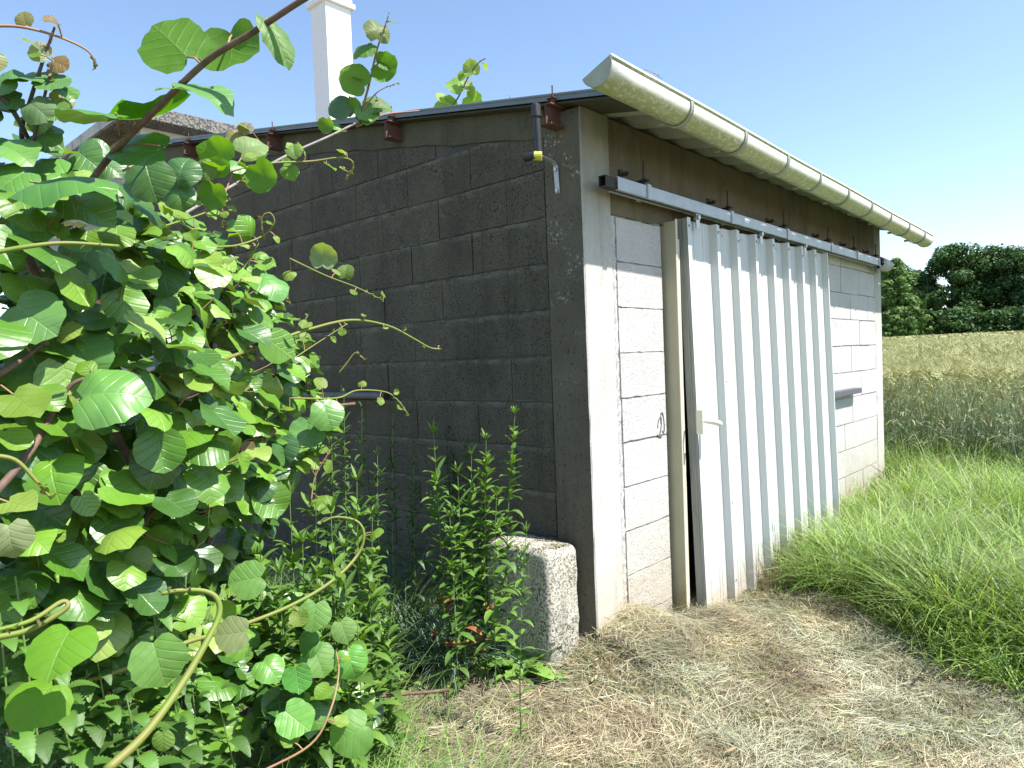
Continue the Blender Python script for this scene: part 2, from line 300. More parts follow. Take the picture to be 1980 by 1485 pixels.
w = MB(); n = 40; yy = np.linspace(.212, YE, n); lo = [(y, ZT(y)-.15+random.gauss(0, .006)) for y in yy]; hi = [(y, ZT(y)-.012) for y in yy[::-1]]
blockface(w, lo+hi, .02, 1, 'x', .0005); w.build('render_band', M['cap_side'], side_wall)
def pillar(mb, x0, x1, y0, y1, z1, jit=.004, n=36):
    rings = []
    for k in range(n+1):
        z = -.5+(z1+.5)*k/n; j = lambda s=jit: random.gauss(0, s)*.5
        c_ = .007; rings.append([(x0+abs(j()), y0+c_, z), (x0+c_+abs(j()), y0+abs(j()), z), (x1, y0, z), (x1, y1, z), (x0, y1, z)])
    v = [p for r_ in rings for p in r_]; f = [(k*5+q, k*5+(q+1)%5, (k+1)*5+(q+1)%5, (k+1)*5+q) for k in range(n) for q in range(5)]+[tuple(n*5+q for q in range(5))]
    mb.add(v, f)
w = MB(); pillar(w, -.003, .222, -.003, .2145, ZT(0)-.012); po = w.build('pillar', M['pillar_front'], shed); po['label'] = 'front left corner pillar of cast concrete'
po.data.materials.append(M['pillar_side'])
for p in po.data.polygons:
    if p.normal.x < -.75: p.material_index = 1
w = MB(); pillar(w, 4.61, 4.802, -.004, .2, ZT(0)-.012, .006); w.build('pillar', M['pillar_front'], shed)
fw = MB(); topf = lambda x: 1.951
blocks(fw, CO[:12], lambda ci: [], .268, .694, topf, 'y', 0)
front_wall = fw.build('block_wall', M['block_front'], shed); front_wall['label'] = 'pale front wall left of the door, porous concrete blocks'; fw = MB()
def jr(ci): return [3.63+.49*k for k in range(-1, 2)] if ci in (8, 10, 11) else ([3.37+.5*k for k in range(3)] if ci % 2 else [3.65+.48*k for k in range(-1, 2)])
blocks(fw, CO[:13], jr, 2.95, 4.604, lambda x: 2.07, 'y', 0)
front_wall2 = fw.build('block_wall', M['block_front'], shed); front_wall2['label'] = 'pale front wall right of the door, concrete blocks'
w = MB()
w.box((.223, .0065, -.5), (.7, .2, 2.40)); w.box((.7, .0065, 1.96), (2.95, .2, 2.40)); w.box((2.95, .0065, -.5), (4.606, .2, 2.40))
w.build('mortar', M['mortar_front'], front_wall)
# rough mortar strip beside the corner pillar
w = MB(); n = 90; L_ = [(.224, -.1+2.05*k/n) for k in range(n+1)]; R_ = [(.264+random.gauss(0, .004), -.1+2.05*k/n) for k in range(n+1)]
vv = []; 
for (a0, z_), (a1, _) in zip(L_, R_):
    for t in (0, .33, .66, 1): vv.append((a0+(a1-a0)*t, .002-random.uniform(0, .006)+(.006 if t in (0, 1) else 0), z_))
w.add(vv, [(k*4+q, k*4+q+1, (k+1)*4+q+1, (k+1)*4+q) for k in range(n) for q in range(3)]); w.build('mortar_strip', M['block_front'], front_wall)
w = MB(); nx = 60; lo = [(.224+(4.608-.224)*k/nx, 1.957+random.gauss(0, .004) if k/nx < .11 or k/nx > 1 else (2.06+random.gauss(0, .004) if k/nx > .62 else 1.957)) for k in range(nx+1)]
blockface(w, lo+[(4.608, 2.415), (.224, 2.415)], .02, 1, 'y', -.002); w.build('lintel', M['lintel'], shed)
# closed box behind: rear and far walls, floor
w = MB(); w.box((.2, YE-.2, -.5), (4.802, YE, ZT(YE)-.05)); w.add([(4.8,.2,-.5),(4.8,YE-.2,-.5),(4.8,YE-.2,ZT(YE-.2)-.05),(4.8,.2,ZT(.2)-.05),(4.606,.2,-.5),(4.606,YE-.2,-.5),(4.606,YE-.2,ZT(YE-.2)-.05),(4.606,.2,ZT(.2)-.05)], [(0,1,2,3),(4,7,6,5),(3,2,6,7),(0,3,7,4)])
w.box((.2, .2, -.3), (4.6, YE-.2, -.2)); w.build('rear_wall', M['mortar_side'], shed)
# scribble of two loops on the front wall near the door
w = MB()
for cx_, cz_, rx_, rz_, tilt in ((.615, .885, .018, .05, .25), (.648, .905, .016, .055, -.1)):
    pts = []
    for k in range(15):
        a_ = -2.2+5.4*k/14; xx = rx_*math.cos(a_); zz = rz_*math.sin(a_); pts.append((cx_+xx+zz*tilt, -.0022, cz_+zz))
    w.tube(pts, [.0022+.0018*abs(math.sin(k*.5)) for k in range(15)], 5)
w.tube([(.60, -.0012, .836), (.625, -.0015, .832), (.65, -.001, .838)], [.003, .007, .003], 5)
w.build('scribble', M['slate'], shed)
# roof
gsec_ = lambda x: -.128*(x+.335)/5.375
period = .25; amp = .016; nx = int((4.97+.045)/period*8); ny_ = 24; VV = []; 
prof = [(-1, 0), (-1, .22), (1, .5), (1, .72)]
def wave(x):
    t = ((x+.045)/period) % 1
    return -1 if t < .25 else (-1+2*(t-.25)/.25 if t < .5 else (1 if t < .75 else 1-2*(t-.75)/.25))
for k in range(nx+1):
    x = -.045+(4.97+.045)*k/nx
    for q in range(ny_+1):
        y = -.305+(4.62+.305)*q/ny_; VV.append((x, y, ZT(y)+.012-.006*x+amp*wave(x)))
for k in range(nx+1):
    x = -.045+(4.97+.045)*k/nx
    for q in range(ny_+1):
        y = -.305+(4.62+.305)*q/ny_; VV.append((x, y, ZT(y)+.019-.006*x+amp*wave(x)))
A_ = (nx+1)*(ny_+1); rw = ny_+1; F_ = []
for k in range(nx):
    for q in range(ny_):
        a_ = k*rw+q; F_ += [(a_, a_+1, a_+rw+1, a_+rw), (A_+a_, A_+a_+rw, A_+a_+rw+1, A_+a_+1)]
    a_ = k*rw; F_.append((a_, a_+rw, A_+a_+rw, A_+a_)); a_ = k*rw+ny_; F_.append((a_+rw, a_, A_+a_, A_+a_+rw))
w = MB(); w.add(VV, F_); roof = w.build('roof', M['fibre'], shed)
w = MB(); n = 30
fl = [(x, -.298, 2.352+gsec_(x)-.012) for x in np.linspace(-.04, 4.965, n)]; ft = [(x, -.298, ZT(-.298)+.004-.006*x) for x in np.linspace(-.04, 4.965, n)]
w.add(fl+ft+[(x, y+.0015, z) for x, y, z in fl+ft], [(k, k+1, n+k+1, n+k) for k in range(n-1)]+[(2*n+k, 3*n+k, 3*n+k+1, 2*n+k+1) for k in range(n-1)]); w.build('eaves_light_stop', M['zinc'], roof)  # added strip, keeps sun from leaking between gutter and roof
w = MB()
def slopebox(mb, x0, x1, y0, y1, dz0, dz1):
    mb.add([(x0,y0,ZT(y0)+dz0),(x1,y0,ZT(y0)+dz0),(x1,y1,ZT(y1)+dz0),(x0,y1,ZT(y1)+dz0),(x0,y0,ZT(y0)+dz1),(x1,y0,ZT(y0)+dz1),(x1,y1,ZT(y1)+dz1),(x0,y1,ZT(y1)+dz1)], [(0,3,2,1),(4,5,6,7),(0,1,5,4),(1,2,6,5),(2,3,7,6),(3,0,4,7)])
slopebox(w, -.066, -.060, -.275, 4.54, .004, .030); slopebox(w, -.0598, .11, -.275, 4.54, .0285+.0385-.032, .0285+.0385-.028)
tl = []
for q in range(30):
    y = -.27+4.8*q/29; tl.append((-.062, y, ZT(y)+.030))
w.tube(tl, .0085, 8); w.build('verge_flashing', M['zinc'], roof, bevel=0)
w = MB(); slopebox(w, -.052, .18, -.24, 4.54, -.010, .0); w.build('soffit_board', M['timber'], roof)
# purlins with bolts
for yc in (.118, 1.29, 2.60, 3.93):
    w = MB(); z = ZT(yc)-.018; h_ = .098; x0 = -.105; x1 = .45
    w.box((x0, yc-.005, z-h_+.007), (x1, yc+.003, z-.007)); w.box((x0, yc-.034, z-.007), (x1, yc+.030, z)); w.box((x0, yc-.034, z-h_), (x1, yc+.030, z-h_+.0075))
    pu = w.build('purlin', M['rust'], shed)
    w = MB(); w.tube([(x0+.035, yc-.02, z-.01), (x0+.035, yc-.02, z+.085)], .0038, 6); w.tube([(x0+.035, yc-.02, z+.0), (x0+.035, yc-.02, z+.022)], .012, 6); w.box((x0+.015, yc-.042, z+.022), (x0+.055, yc+.002, z+.026)); w.tube([(x0+.035, yc-.02, z+.026), (x0+.035, yc-.02, z+.042)], .009, 6)
    w.tube([(x0+.018, yc-.0095, z-.045), (x0+.018, yc-.0052, z-.045)], .006, 8)
    w.build('bolt', M['rust'], pu)
# gutter
GX0, GX1 = -.335, 5.04
def gsec(x):
    dz = -.128*(x-GX0)/(GX1-GX0); return dz
cy, cz, R_ = -.335, 2.398, .071
arc = []
tilt = math.atan2(2.423-2.375, .13)
for k in range(17):
    a_ = math.pi+math.pi*k/16; dy = R_*math.cos(a_); dz_ = R_*math.sin(a_); arc.append((cy+dy*math.cos(tilt)+dz_*math.sin(tilt), cz-dy*math.sin(tilt)+dz_*math.cos(tilt)))
# arc starts at the front lip (-y) and ends at the back lip
bead = [(arc[0][0]-.001+.009*math.cos(a_), arc[0][1]+.004+.009*math.sin(a_)) for a_ in np.linspace(-2.0, 3.6, 9)]
outer = arc; w = MB(); N = 40; prof = outer; ins = [(cy+(p[0]-cy)*.965, cz+(p[1]-cz)*.965) for p in outer]
def sweep(mb, poly, x0, x1, closed, N=30):
    n = len(poly); vs = []; fs = []
    for k in range(N+1):
        x = x0+(x1-x0)*k/N; d = gsec(x); vs += [(x, p[0], p[1]+d+.002*math.sin(x*3)) for p in poly]
    m = n if closed else n-1
    fs = [(k*n+q, k*n+(q+1)%n, (k+1)*n+(q+1)%n, (k+1)*n+q) for k in range(N) for q in range(m)]
    if closed: fs += [tuple(range(n))[::-1], tuple(N*n+q for q in range(n))]
    mb.add(vs, fs)
sweep(w, outer+ins[::-1], GX0, GX1, True); gut = w.build('gutter', M['gutter'], shed, smooth=False)
for p in gut.data.polygons: p.use_smooth = len(p.vertices) == 4
w = MB(); sweep(w, bead, GX0, GX1, True); w.build('bead', M['gutter'], gut, smooth=True)
for xe in (GX0, GX1):
    w = MB(); d = gsec(xe); s_ = -1 if xe < 0 else 1
    pl = [(cy+(p[0]-cy)*1.03, cz+(p[1]-cz)*1.03+d) for p in outer]+[(bead[-1][0]+.004, bead[-1][1]+d+.008)]
    w.extr(pl, min(xe, xe+s_*.004), max(xe, xe+s_*.004)); w.build('end_cap', M['gutter_end'], gut)
for xc in (.30, .873, 1.44, 1.973, 2.53, 3.07, 3.59, 4.156, 4.711):
    w = MB(); d = gsec(xc)
    o1 = [(cy+(p[0]-cy)*1.035, cz+(p[1]-cz)*1.035+d) for p in outer]; o2 = [(cy+(p[0]-cy)*1.085, cz+(p[1]-cz)*1.085+d) for p in outer]
    w.extr(o2+o1[::-1], xc-.014, xc+.014); o3 = [(cy+(p[0]-cy)*1.11, cz+(p[1]-cz)*1.11+d) for p in outer]
    w.extr(o3+o2[::-1], xc+.006, xc+.013); w.extr(o3+o2[::-1], xc-.013, xc-.009)
    yb, zb = o2[-1]; w.box((xc-.012, yb-.004, zb-.02), (xc+.012, -.235, zb-.004))
    w.build('bracket', M['gutter_end'], gut)
# sliding rail
RZ = lambda x: 2.102-.0088*x
w = MB()
def railbox(mb, x0, x1, y0, y1, dz0, dz1):
    mb.add([(x0,y0,RZ(x0)+dz0),(x1,y0,RZ(x1)+dz0),(x1,y1,RZ(x1)+dz0),(x0,y1,RZ(x0)+dz0),(x0,y0,RZ(x0)+dz1),(x1,y0,RZ(x1)+dz1),(x1,y1,RZ(x1)+dz1),(x0,y1,RZ(x0)+dz1)], [(0,3,2,1),(4,5,6,7),(0,1,5,4),(1,2,6,5),(2,3,7,6),(3,0,4,7)])
ya, yb = -.112, -.052
railbox(w, .13, 4.40, ya, ya+.003, -.062, 0); railbox(w, .13, 4.40, yb-.003, yb, -.062, 0); railbox(w, .13, 4.40, ya+.003, yb-.003, -.003, 0)
railbox(w, .13, 4.40, ya+.003, ya+.018, -.062, -.059); railbox(w, .13, 4.40, yb-.018, yb-.003, -.062, -.059)
rail = w.build('door_rail', M['galv'], shed, bevel=.0015)
w = MB(); railbox(w, .045, .128, ya+.010, ya+.013, -.056, -.005); railbox(w, .045, .128, yb-.013, yb-.010, -.056, -.005); railbox(w, .045, .128, ya+.013, yb-.013, -.008, -.005); railbox(w, .045, .128, ya+.013, yb-.013, -.056, -.053); railbox(w, .09, .094, ya+.013, yb-.013, -.053, -.008)
w.build('rail_stop', M['iron'], rail)
w = MB(); railbox(w, 1.50, 1.555, ya-.0012, ya, -.038, -.015); w.build('sticker', M['sticker'], rail)
for i_, xb in enumerate((.40, 1.331, 2.189, 3.074, 3.715, 4.348)):
    w = MB(); railbox(w, xb-.02, xb+.02, ya-.004, ya-.0005, -.067, .006); railbox(w, xb-.02, xb+.02, yb+.0005, yb+.004, -.067, .006); railbox(w, xb-.02, xb+.02, ya-.0005, yb+.0005, .0015, .006); railbox(w, xb-.016, xb-.008, ya-.007, ya-.004, -.067, .006)
    br = w.build('rail_bracket', M['galv'], rail)
    z = RZ(xb); w = MB(); w.tube([(xb, -.085, z+.005), (xb, -.085, z+.125+.01*random.random())], .0045, 6)
    w.tube([(xb, -.085, z+.034), (xb, -.085, z+.044)], .011, 6); w.tube([(xb, -.085, z+.012), (xb, -.085, z+.024)], .011, 6)
    w.box((xb-.018, -.112, z+.026), (xb+.018, -.002, z+.032)); w.box((xb-.1, -.010, z+.010), (xb-.062, -.003, z+.085)); w.box((xb-.1, -.055, z+.024), (xb-.018, -.03, z+.030))
    w.tube([(xb-.081, -.002, z+.06), (xb-.081, -.05, z+.062)], .007, 6); w.tube([(xb-.081, -.03, z+.061), (xb-.081, -.042, z+.0615)], .013, 6)
    w.build('bolt', M['iron'], br)
w = MB(); z = RZ(4.5)-.03
def hollow(mb, x0, x1, r0, r1, y, z, n=18):
    vs = []
    for x, r in ((x0, r0), (x1, r0), (x1, r1), (x0, r1)):
        vs += [(x, y+r*math.cos(2*math.pi*k/n), z+r*math.sin(2*math.pi*k/n)-.02*(x-x0)) for k in range(n)]
    mb.add(vs, [(q*n+k, q*n+(k+1)%n, ((q+1)%4)*n+(k+1)%n, ((q+1)%4)*n+k) for q in range(4) for k in range(n)])
hollow(w, 4.41, 4.62, .060, .054, -.082, z); hollow(w, 4.60, 4.72, .0535, .045, -.082, z-.004); w.box((4.40, -.10, z-.01), (4.63, -.07, z+.01)); w.build('end_sleeve', M['pvc'], rail, smooth=True)
# sliding door
DY = lambda z: -.094-.052*(2.0-z)/2.17           # hangs slightly outwards at the foot
xR = [.806]; pitch = .2687
pr = [(.800, 0), (.806, .0)]
door_prof = []
x = .800
door_prof += [(.800, -.006), (.838, -.006), (.856, .034), (.99, .034)]
centers = [1.162, 1.425, 1.688, 1.964, 2.223, 2.481, 2.743]
for c_ in centers:
    door_prof += [(c_-.030, .034), (c_-.021, -.008), (c_+.014, -.008), (c_+.034, .034)]
door_prof += [(2.985, .034), (2.993, -.008), (3.008, -.008)]
small = []
for (xa, da), (xb_, db) in zip(door_prof[:-1], door_prof[1:]):
    small.append((xa, da))
    if abs(da-.034) < 1e-6 and abs(db-.034) < 1e-6 and xb_-xa > .1:
        m_ = (xa+xb_)/2; small += [(m_-.022, .034), (m_-.018, .0305), (m_-.010, .0305), (m_-.006, .034), (m_+.012, .034), (m_+.016, .0305), (m_+.024, .0305), (m_+.028, .034)]
small.append(door_prof[-1])
w = MB(); zs = [-.175, .5, 1.2, 1.995]; vs = []
ztop = lambda x: 1.995+(.004 if int(x*7) % 2 else 0)
for z in zs:
    for (x, d) in small: vs.append((x, DY(z)+d, z if z < 1.9 else ztop(x)))
n = len(small)
for z in zs:
    for (x, d) in small: vs.append((x, DY(z)+d+.0012, z if z < 1.9 else ztop(x)))
o_ = len(zs)*n; fs = []
for r_ in range(len(zs)-1):
    for k in range(n-1): a_ = r_*n+k; fs += [(a_, a_+1, a_+n+1, a_+n), (o_+a_, o_+a_+n, o_+a_+n+1, o_+a_+1)]
for k in range(n-1): a_ = k; fs.append((a_, o_+a_, o_+a_+1, a_+1)); a_ = (len(zs)-1)*n+k; fs.append((a_, a_+1, o_+a_+1, o_+a_))
for r_ in range(len(zs)-1): a_ = r_*n; fs.append((a_, a_+n, o_+a_+n, o_+a_)); a_ = r_*n+n-1; fs.append((a_+n, a_, o_+a_, o_+a_+n))
w.add(vs, fs); door = empty('sliding_door', (.8, -.14, -.17)); door.parent = shed; door['label'] = 'white ribbed sheet metal sliding door'
w.build('ribbed_sheet', M['door'], door)
def leanbox(mb, x0, x1, d0, d1, z0, z1):
    mb.add([(x0,DY(z0)+d0,z0),(x1,DY(z0)+d0,z0),(x1,DY(z0)+d1,z0),(x0,DY(z0)+d1,z0),(x0,DY(z1)+d0,z1),(x1,DY(z1)+d0,z1),(x1,DY(z1)+d1,z1),(x0,DY(z1)+d1,z1)], [(0,3,2,1),(4,5,6,7),(0,1,5,4),(1,2,6,5),(2,3,7,6),(3,0,4,7)])
w = MB(); leanbox(w, .7985, .7995, -.003, .052, -.175, 1.995); leanbox(w, .8, .84, .0365, .052, -.17, 1.99); leanbox(w, .795, .7983, .014, .022, -.172, 1.99); leanbox(w, 2.97, 3.012, .0365, .052, -.17, 1.99)
for zb in (-.12, .5, 1.2, 1.9): leanbox(w, .84, 2.97, .0365, .052, zb, zb+.04)
w.build('door_frame', M['door_edge'], door)
for c_ in [.822]+centers+[1.29, 1.55, 2.09, 2.6, 2.87]:
    w = MB(); d_ = -.008 if c_ in centers else (-.006 if c_ < .9 else .034); z = 1.955 if c_ not in (1.425, 2.481) else 1.93; y0_ = DY(z)+d_
    w.tube([(c_, y0_, z), (c_, y0_-.003, z)], .010, 10); w.tube([(c_, y0_-.003, z), (c_, y0_-.009, z)], .006, 6); w.build('screw', M['bolt'], door)
for z in (1.1, .4, -.05):
    for c_ in centers[::3]: y0_ = DY(z)-.008; w = MB(); w.tube([(c_, y0_, z), (c_, y0_-.003, z)], .007, 6); w.build('screw', M['bolt'], door)
for xh in (.93, 1.78, 2.55):
    w = MB(); w.box((xh-.02, -.098, 1.95), (xh+.02, -.092, 2.035)); w.tube([(xh, -.108, 2.012), (xh, -.080, 2.012)], .014, 10); w.tube([(xh, -.083, 2.03), (xh, -.083, 2.07)], .007, 6); w.build('hanger', M['bolt'], door)
# handle: bent lever standing out from the door
zh = .897; hy = DY(zh)-.006; w = MB()
hp = [(.831, hy+.002, zh), (.832, hy-.02, zh+.003), (.835, hy-.05, zh), (.84, hy-.085, zh-.003), (.845, hy-.108, zh-.010), (.847, hy-.114, zh-.018)]
w.tube(hp, [.013, .011, .0115, .015, .0155, .009], 10); w.box((.821, hy-.004, zh-.03), (.842, hy, zh+.03)); w.build('handle', M['ivory'], door, smooth=True)
# latch plate on the frame edge
w = MB(); zl = .90; w.box((.772, -.172, zl-.065), (.777, -.134, zl+.065)); w.box((.777, -.172, zl+.057), (.797, -.134, zl+.065)); w.box((.777, -.172, zl-.065), (.797, -.134, zl-.057)); w.tube([(.7705, -.15, zl-.01), (.7725, -.15, zl-.01)], .006, 8)
w.build('latch', M['ivory'], door, bevel=.0015)
# standing cream profiles at the opening
fr = empty('door_jamb', (.73, -.03, -.17)); fr.parent = shed; fr['label'] = 'cream metal jamb profiles beside the door opening'
w = MB(); w.box((.725, -.070, -.2), (.7285, .15, 1.975)); w.build('jamb_return', M['cream_shade'], fr)
w = MB(); w.box((.729, -.071, -.2), (.748, -.067, 1.985)); w.box((.748, -.067, -.2), (.751, -.055, 1.98)); w.build('jamb_face', M['cream'], fr, bevel=.001)
w = MB(); w.box((.755, -.066, -.2), (.772, -.062, 1.88)); w.box((.772, -.064, -.2), (.775, -.02, 1.88)); w.build('jamb_strip', M['cream'], fr, bevel=.001)
# dark ledge on the right of the door
w = MB(); w.box((3.02, -.072, .872), (3.90, .0, .916)); lg = w.build('ledge', M['slate'], shed, bevel=.003)
# ------------------------------------------------------------------ things fixed to the side wall
zt = onx(1036, 208, -.13); t0 = onx(1042, 292, -.13)
wb = empty('pipe_holder', (0, .15, 2.1), 'black tube on a bent metal strap fixed to the dark wall below the roof corner', 'bracket')
w = MB(); w.tube([t0+np.array([0, 0, -.01]), zt], .0175, 16); w.build('tube', M['black'], wb, smooth=False)
w = MB(); w.tube([zt+(t0-zt)*.22, zt+np.array([0, 0, .012])], .0225, 16); w.tube([zt+np.array([0, 0, .012]), zt+np.array([0, 0, .018])], [.021, .014], 16); w.build('tube_cap', M['black'], wb)
w = MB(); s0 = onx(1045, 303, -.13); s1 = onx(1070, 314, -.03); s2 = onx(1075, 322, -.008); s3 = onx(1079, 374, -.004)
def strap(mb, pts, wdt, th):
    vs = []; 
    for (a0, b0) in zip(pts[:-1], pts[1:]):
        pass
    up = np.array([0, 1.0, 0])
    for p in pts: vs += [p-up*wdt/2, p+up*wdt/2, p+up*wdt/2+np.array([-th, 0, th]), p-up*wdt/2+np.array([-th, 0, th])]
    n = len(pts); fs = [(0, 1, 2, 3), tuple((n-1)*4+q for q in (3, 2, 1, 0))]
    for k in range(n-1): fs += [(k*4+q, k*4+(q+1)%4, (k+1)*4+(q+1)%4, (k+1)*4+q) for q in range(4)]
    mb.add(vs, fs)
strap(w, [s0+np.array([-.03, .0, .012]), s0, s1, s2, s3], .026, .004); w.build('strap', M['galv'], wb)
for p in (s2+(s3-s2)*.12, s2+(s3-s2)*.9): w = MB(); w.tube([p+np.array([-.004, 0, 0]), p+np.array([-.012, 0, 0])], .009, 6); w.build('bolt', M['bolt'], wb)
w = MB(); e0 = s0+np.array([-.035, .0, .0]); ea = s0+np.array([-.045, .055, -.002]); w.tube([e0, ea], .019, 14); w.build('stub_tube', M['black'], wb)
w = MB(); w.tube([s0+np.array([-.012, -.018, -.004]), e0+np.array([.0, .012, .0])], .021, 14); w.build('clamp', M['yellow'], wb)
w = MB(); w.tube([(-.055, 1.475, 1.085), (-.055, 2.5, 1.085)], .021, 14); dp = w.build('wall_pipe', M['pvc_shade'], None, smooth=False)
w = MB(); w.tube([(-.055, 1.452, 1.085), (-.055, 1.50, 1.085)], .0235, 14); w.build('end_ring', M['black'], dp)
tag(dp, 'short grey pipe with black end lying along the dark side wall behind the vine tips', 'pipe')
# ------------------------------------------------------------------ concrete stub in front of the corner
import bmesh
bm = bmesh.new(); bmesh.ops.create_cube(bm, size=1); bmesh.ops.subdivide_edges(bm, edges=bm.edges[:], cuts=22, use_grid_fill=True)
bx0, bx1, by0, by1, bz0, bz1 = -.262, -.035, .065, .47, -.35, .405
from mathutils import noise as mn
for v in bm.verts:
    p = Vector(v.co)*2; ap = Vector([max(-1, min(1, q)) for q in p])
    hw = Vector(((bx1-bx0)/2, (by1-by0)/2, (bz1-bz0)/2)); rr = .034; q = Vector((ap.x*hw.x, ap.y*hw.y, ap.z*hw.z)); inn = Vector([max(-(h_-rr), min(h_-rr, c_)) for h_, c_ in zip(hw, q)]); dlt = q-inn
    if dlt.length > 1e-6: q = inn+dlt.normalized()*rr
    nn = q.normalized(); wp = q+Vector(((bx0+bx1)/2, (by0+by1)/2, (bz0+bz1)/2)); q = q+nn*(mn.noise(wp*9)*.010+mn.noise(wp*28)*.005)
    if q.x > 0: q.x += .012*mn.noise(Vector((0, 0, wp.z*9)))
    q.z -= .03*(q.x+hw.x)*max(0, q.z/hw.z)
    v.co = q+Vector(((bx0+bx1)/2, (by0+by1)/2, (bz0+bz1)/2))
me = bpy.data.meshes.new('stone_block'); bm.to_mesh(me); bm.free(); me.materials.append(M['granite']); ob = link('stone_block', me); tag(ob, 'rough upright stone block with mossy top standing at the shed corner', 'stone block')
for p in me.polygons: p.use_smooth = True
w = 0; n = 5000; xy = np.stack([rng.uniform(bx0+.015, bx1-.02, n), rng.uniform(by0+.02, by1-.02, n)], 1)
keep = np.array([mn.noise(Vector((a_*11, b_*11, 3))) > -.05 for a_, b_ in xy]); xy = xy[keep]; n = len(xy)
base = np.stack([xy[:, 0], xy[:, 1], bz1-.012-.03*(xy[:, 0]-bx0)], 1)
V, F, k = strips(base, unit(hdir(n)*.7+[0, 0, 1]), hdir(n)*.3, rng.uniform(.008, .018, n), .004, hdir(n), [1, .8, .2])
npmesh('moss', V, F, M['grass'], col=np.repeat(colmix(n, [(.10, .12, .02), (.2, .17, .05), (.06, .08, .02)]), k, 0), parent=ob)
# ------------------------------------------------------------------ building behind with chimney
an = empty('outbuilding', (0, 5.1, 0), 'flat roofed white and grey outbuilding with tall white chimney behind the shed', 'building')
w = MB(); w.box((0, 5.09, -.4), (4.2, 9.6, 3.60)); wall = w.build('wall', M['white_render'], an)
wall.data.materials.append(M['annex_wall_shade'])
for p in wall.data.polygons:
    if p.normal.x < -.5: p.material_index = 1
w = MB(); w.box((-.2, 4.84, 3.602), (4.4, 9.8, 3.728)); rf = w.build('roof_slab', M['fascia'], an, bevel=.008)
w = MB(); w.box((-.204, 4.845, 3.625), (-.2, 9.8, 3.718)); w.build('painted_edge', M['edge_paint'], rf)
cy0 = 6.3; cL = ony(640, 245, cy0)[0]; cR = ony(687.5, 238, cy0)[0]; cB = onx(611, 245, cL)[1]; ztp = ony(640, 4, cy0)[2]
w = MB(); w.box((cL, cy0, 3.73), (cR, cB, ztp)); ch = w.build('chimney', M['chimney'], an, bevel=.006)
w = MB(); w.box((cL-.05, cy0-.05, ztp), (cR+.05, cB+.05, ztp+.07)); w.box((cL-.02, cy0-.02, ztp+.07), (cR+.02, cB+.02, ztp+.14)); w.build('chimney_cap', M['chimney'], ch, bevel=.006)
# ------------------------------------------------------------------ kiwi vine
def leaf_template(rings, sect, seed, fold=.24, cup=.42, wave=.045):
    rs = np.random.default_rng(seed); th = np.arange(sect)/sect*2*np.pi; ph = rs.uniform(0, 6, 4)
    # theta 0 = tip (+y); notch at pi
    d = np.abs((th+np.pi) % (2*np.pi)-np.pi)
    r = .5*(1+.02*np.cos(3*th+ph[0])+.025*rs.normal(0, 1, sect)); r *= 1+.10*np.exp(-(d/.16)**2)-.01; r *= 1-.34*np.exp(-((np.pi-d)/.28)**2); r *= 1+.05*np.sin(d)
    V = [(0, 0, 0)]; F = []
    for i_ in range(1, rings+1):
        f = i_/rings
        for k in range(sect): V.append((np.sin(th[k])*r[k]*f, np.cos(th[k])*r[k]*f, 0))
    V = np.array(V); x, y = V[:, 0], V[:, 1]; rr = np.hypot(x, y)
    V[:, 2] = fold*np.abs(x)*rs.uniform(.2, 1.6)-cup*rr**2*rs.uniform(-.4, 1.8)+wave*np.sin(np.arctan2(x, y)*rs.integers(2, 5)+ph[1])*(rr*2)**2+wave*.35*np.sin(np.arctan2(x, y)*9+ph[2])*(rr*2)**3-.12*y*y*rs.uniform(-.3, 1.5)
    uv = np.stack([x, y+.33], 1)
    for k in range(sect): F.append((0, 1+(k+1) % sect, 1+k, 1+k))
    for i_ in range(rings-1):
        for k in range(sect): a_ = 1+i_*sect; F.append((a_+k, a_+(k+1) % sect, a_+sect+(k+1) % sect, a_+sect+k))
    return V, F, uv
TPL = [leaf_template(3, 16, s) for s in range(14)]; TPH = [leaf_template(5, 30, 100+s) for s in range(10)]
TRI = {}
def tris(F):
    out = []
    for f in F:
        if len(set(f)) == 3: q = list(dict.fromkeys(f)); out.append(tuple(q))
        else: out.append((f[0], f[1], f[2])); out.append((f[0], f[2], f[3]))
    return np.array(out)
TPL = [(V, tris(F), u) for V, F, u in TPL]; TPH = [(V, tris(F), u) for V, F, u in TPH]
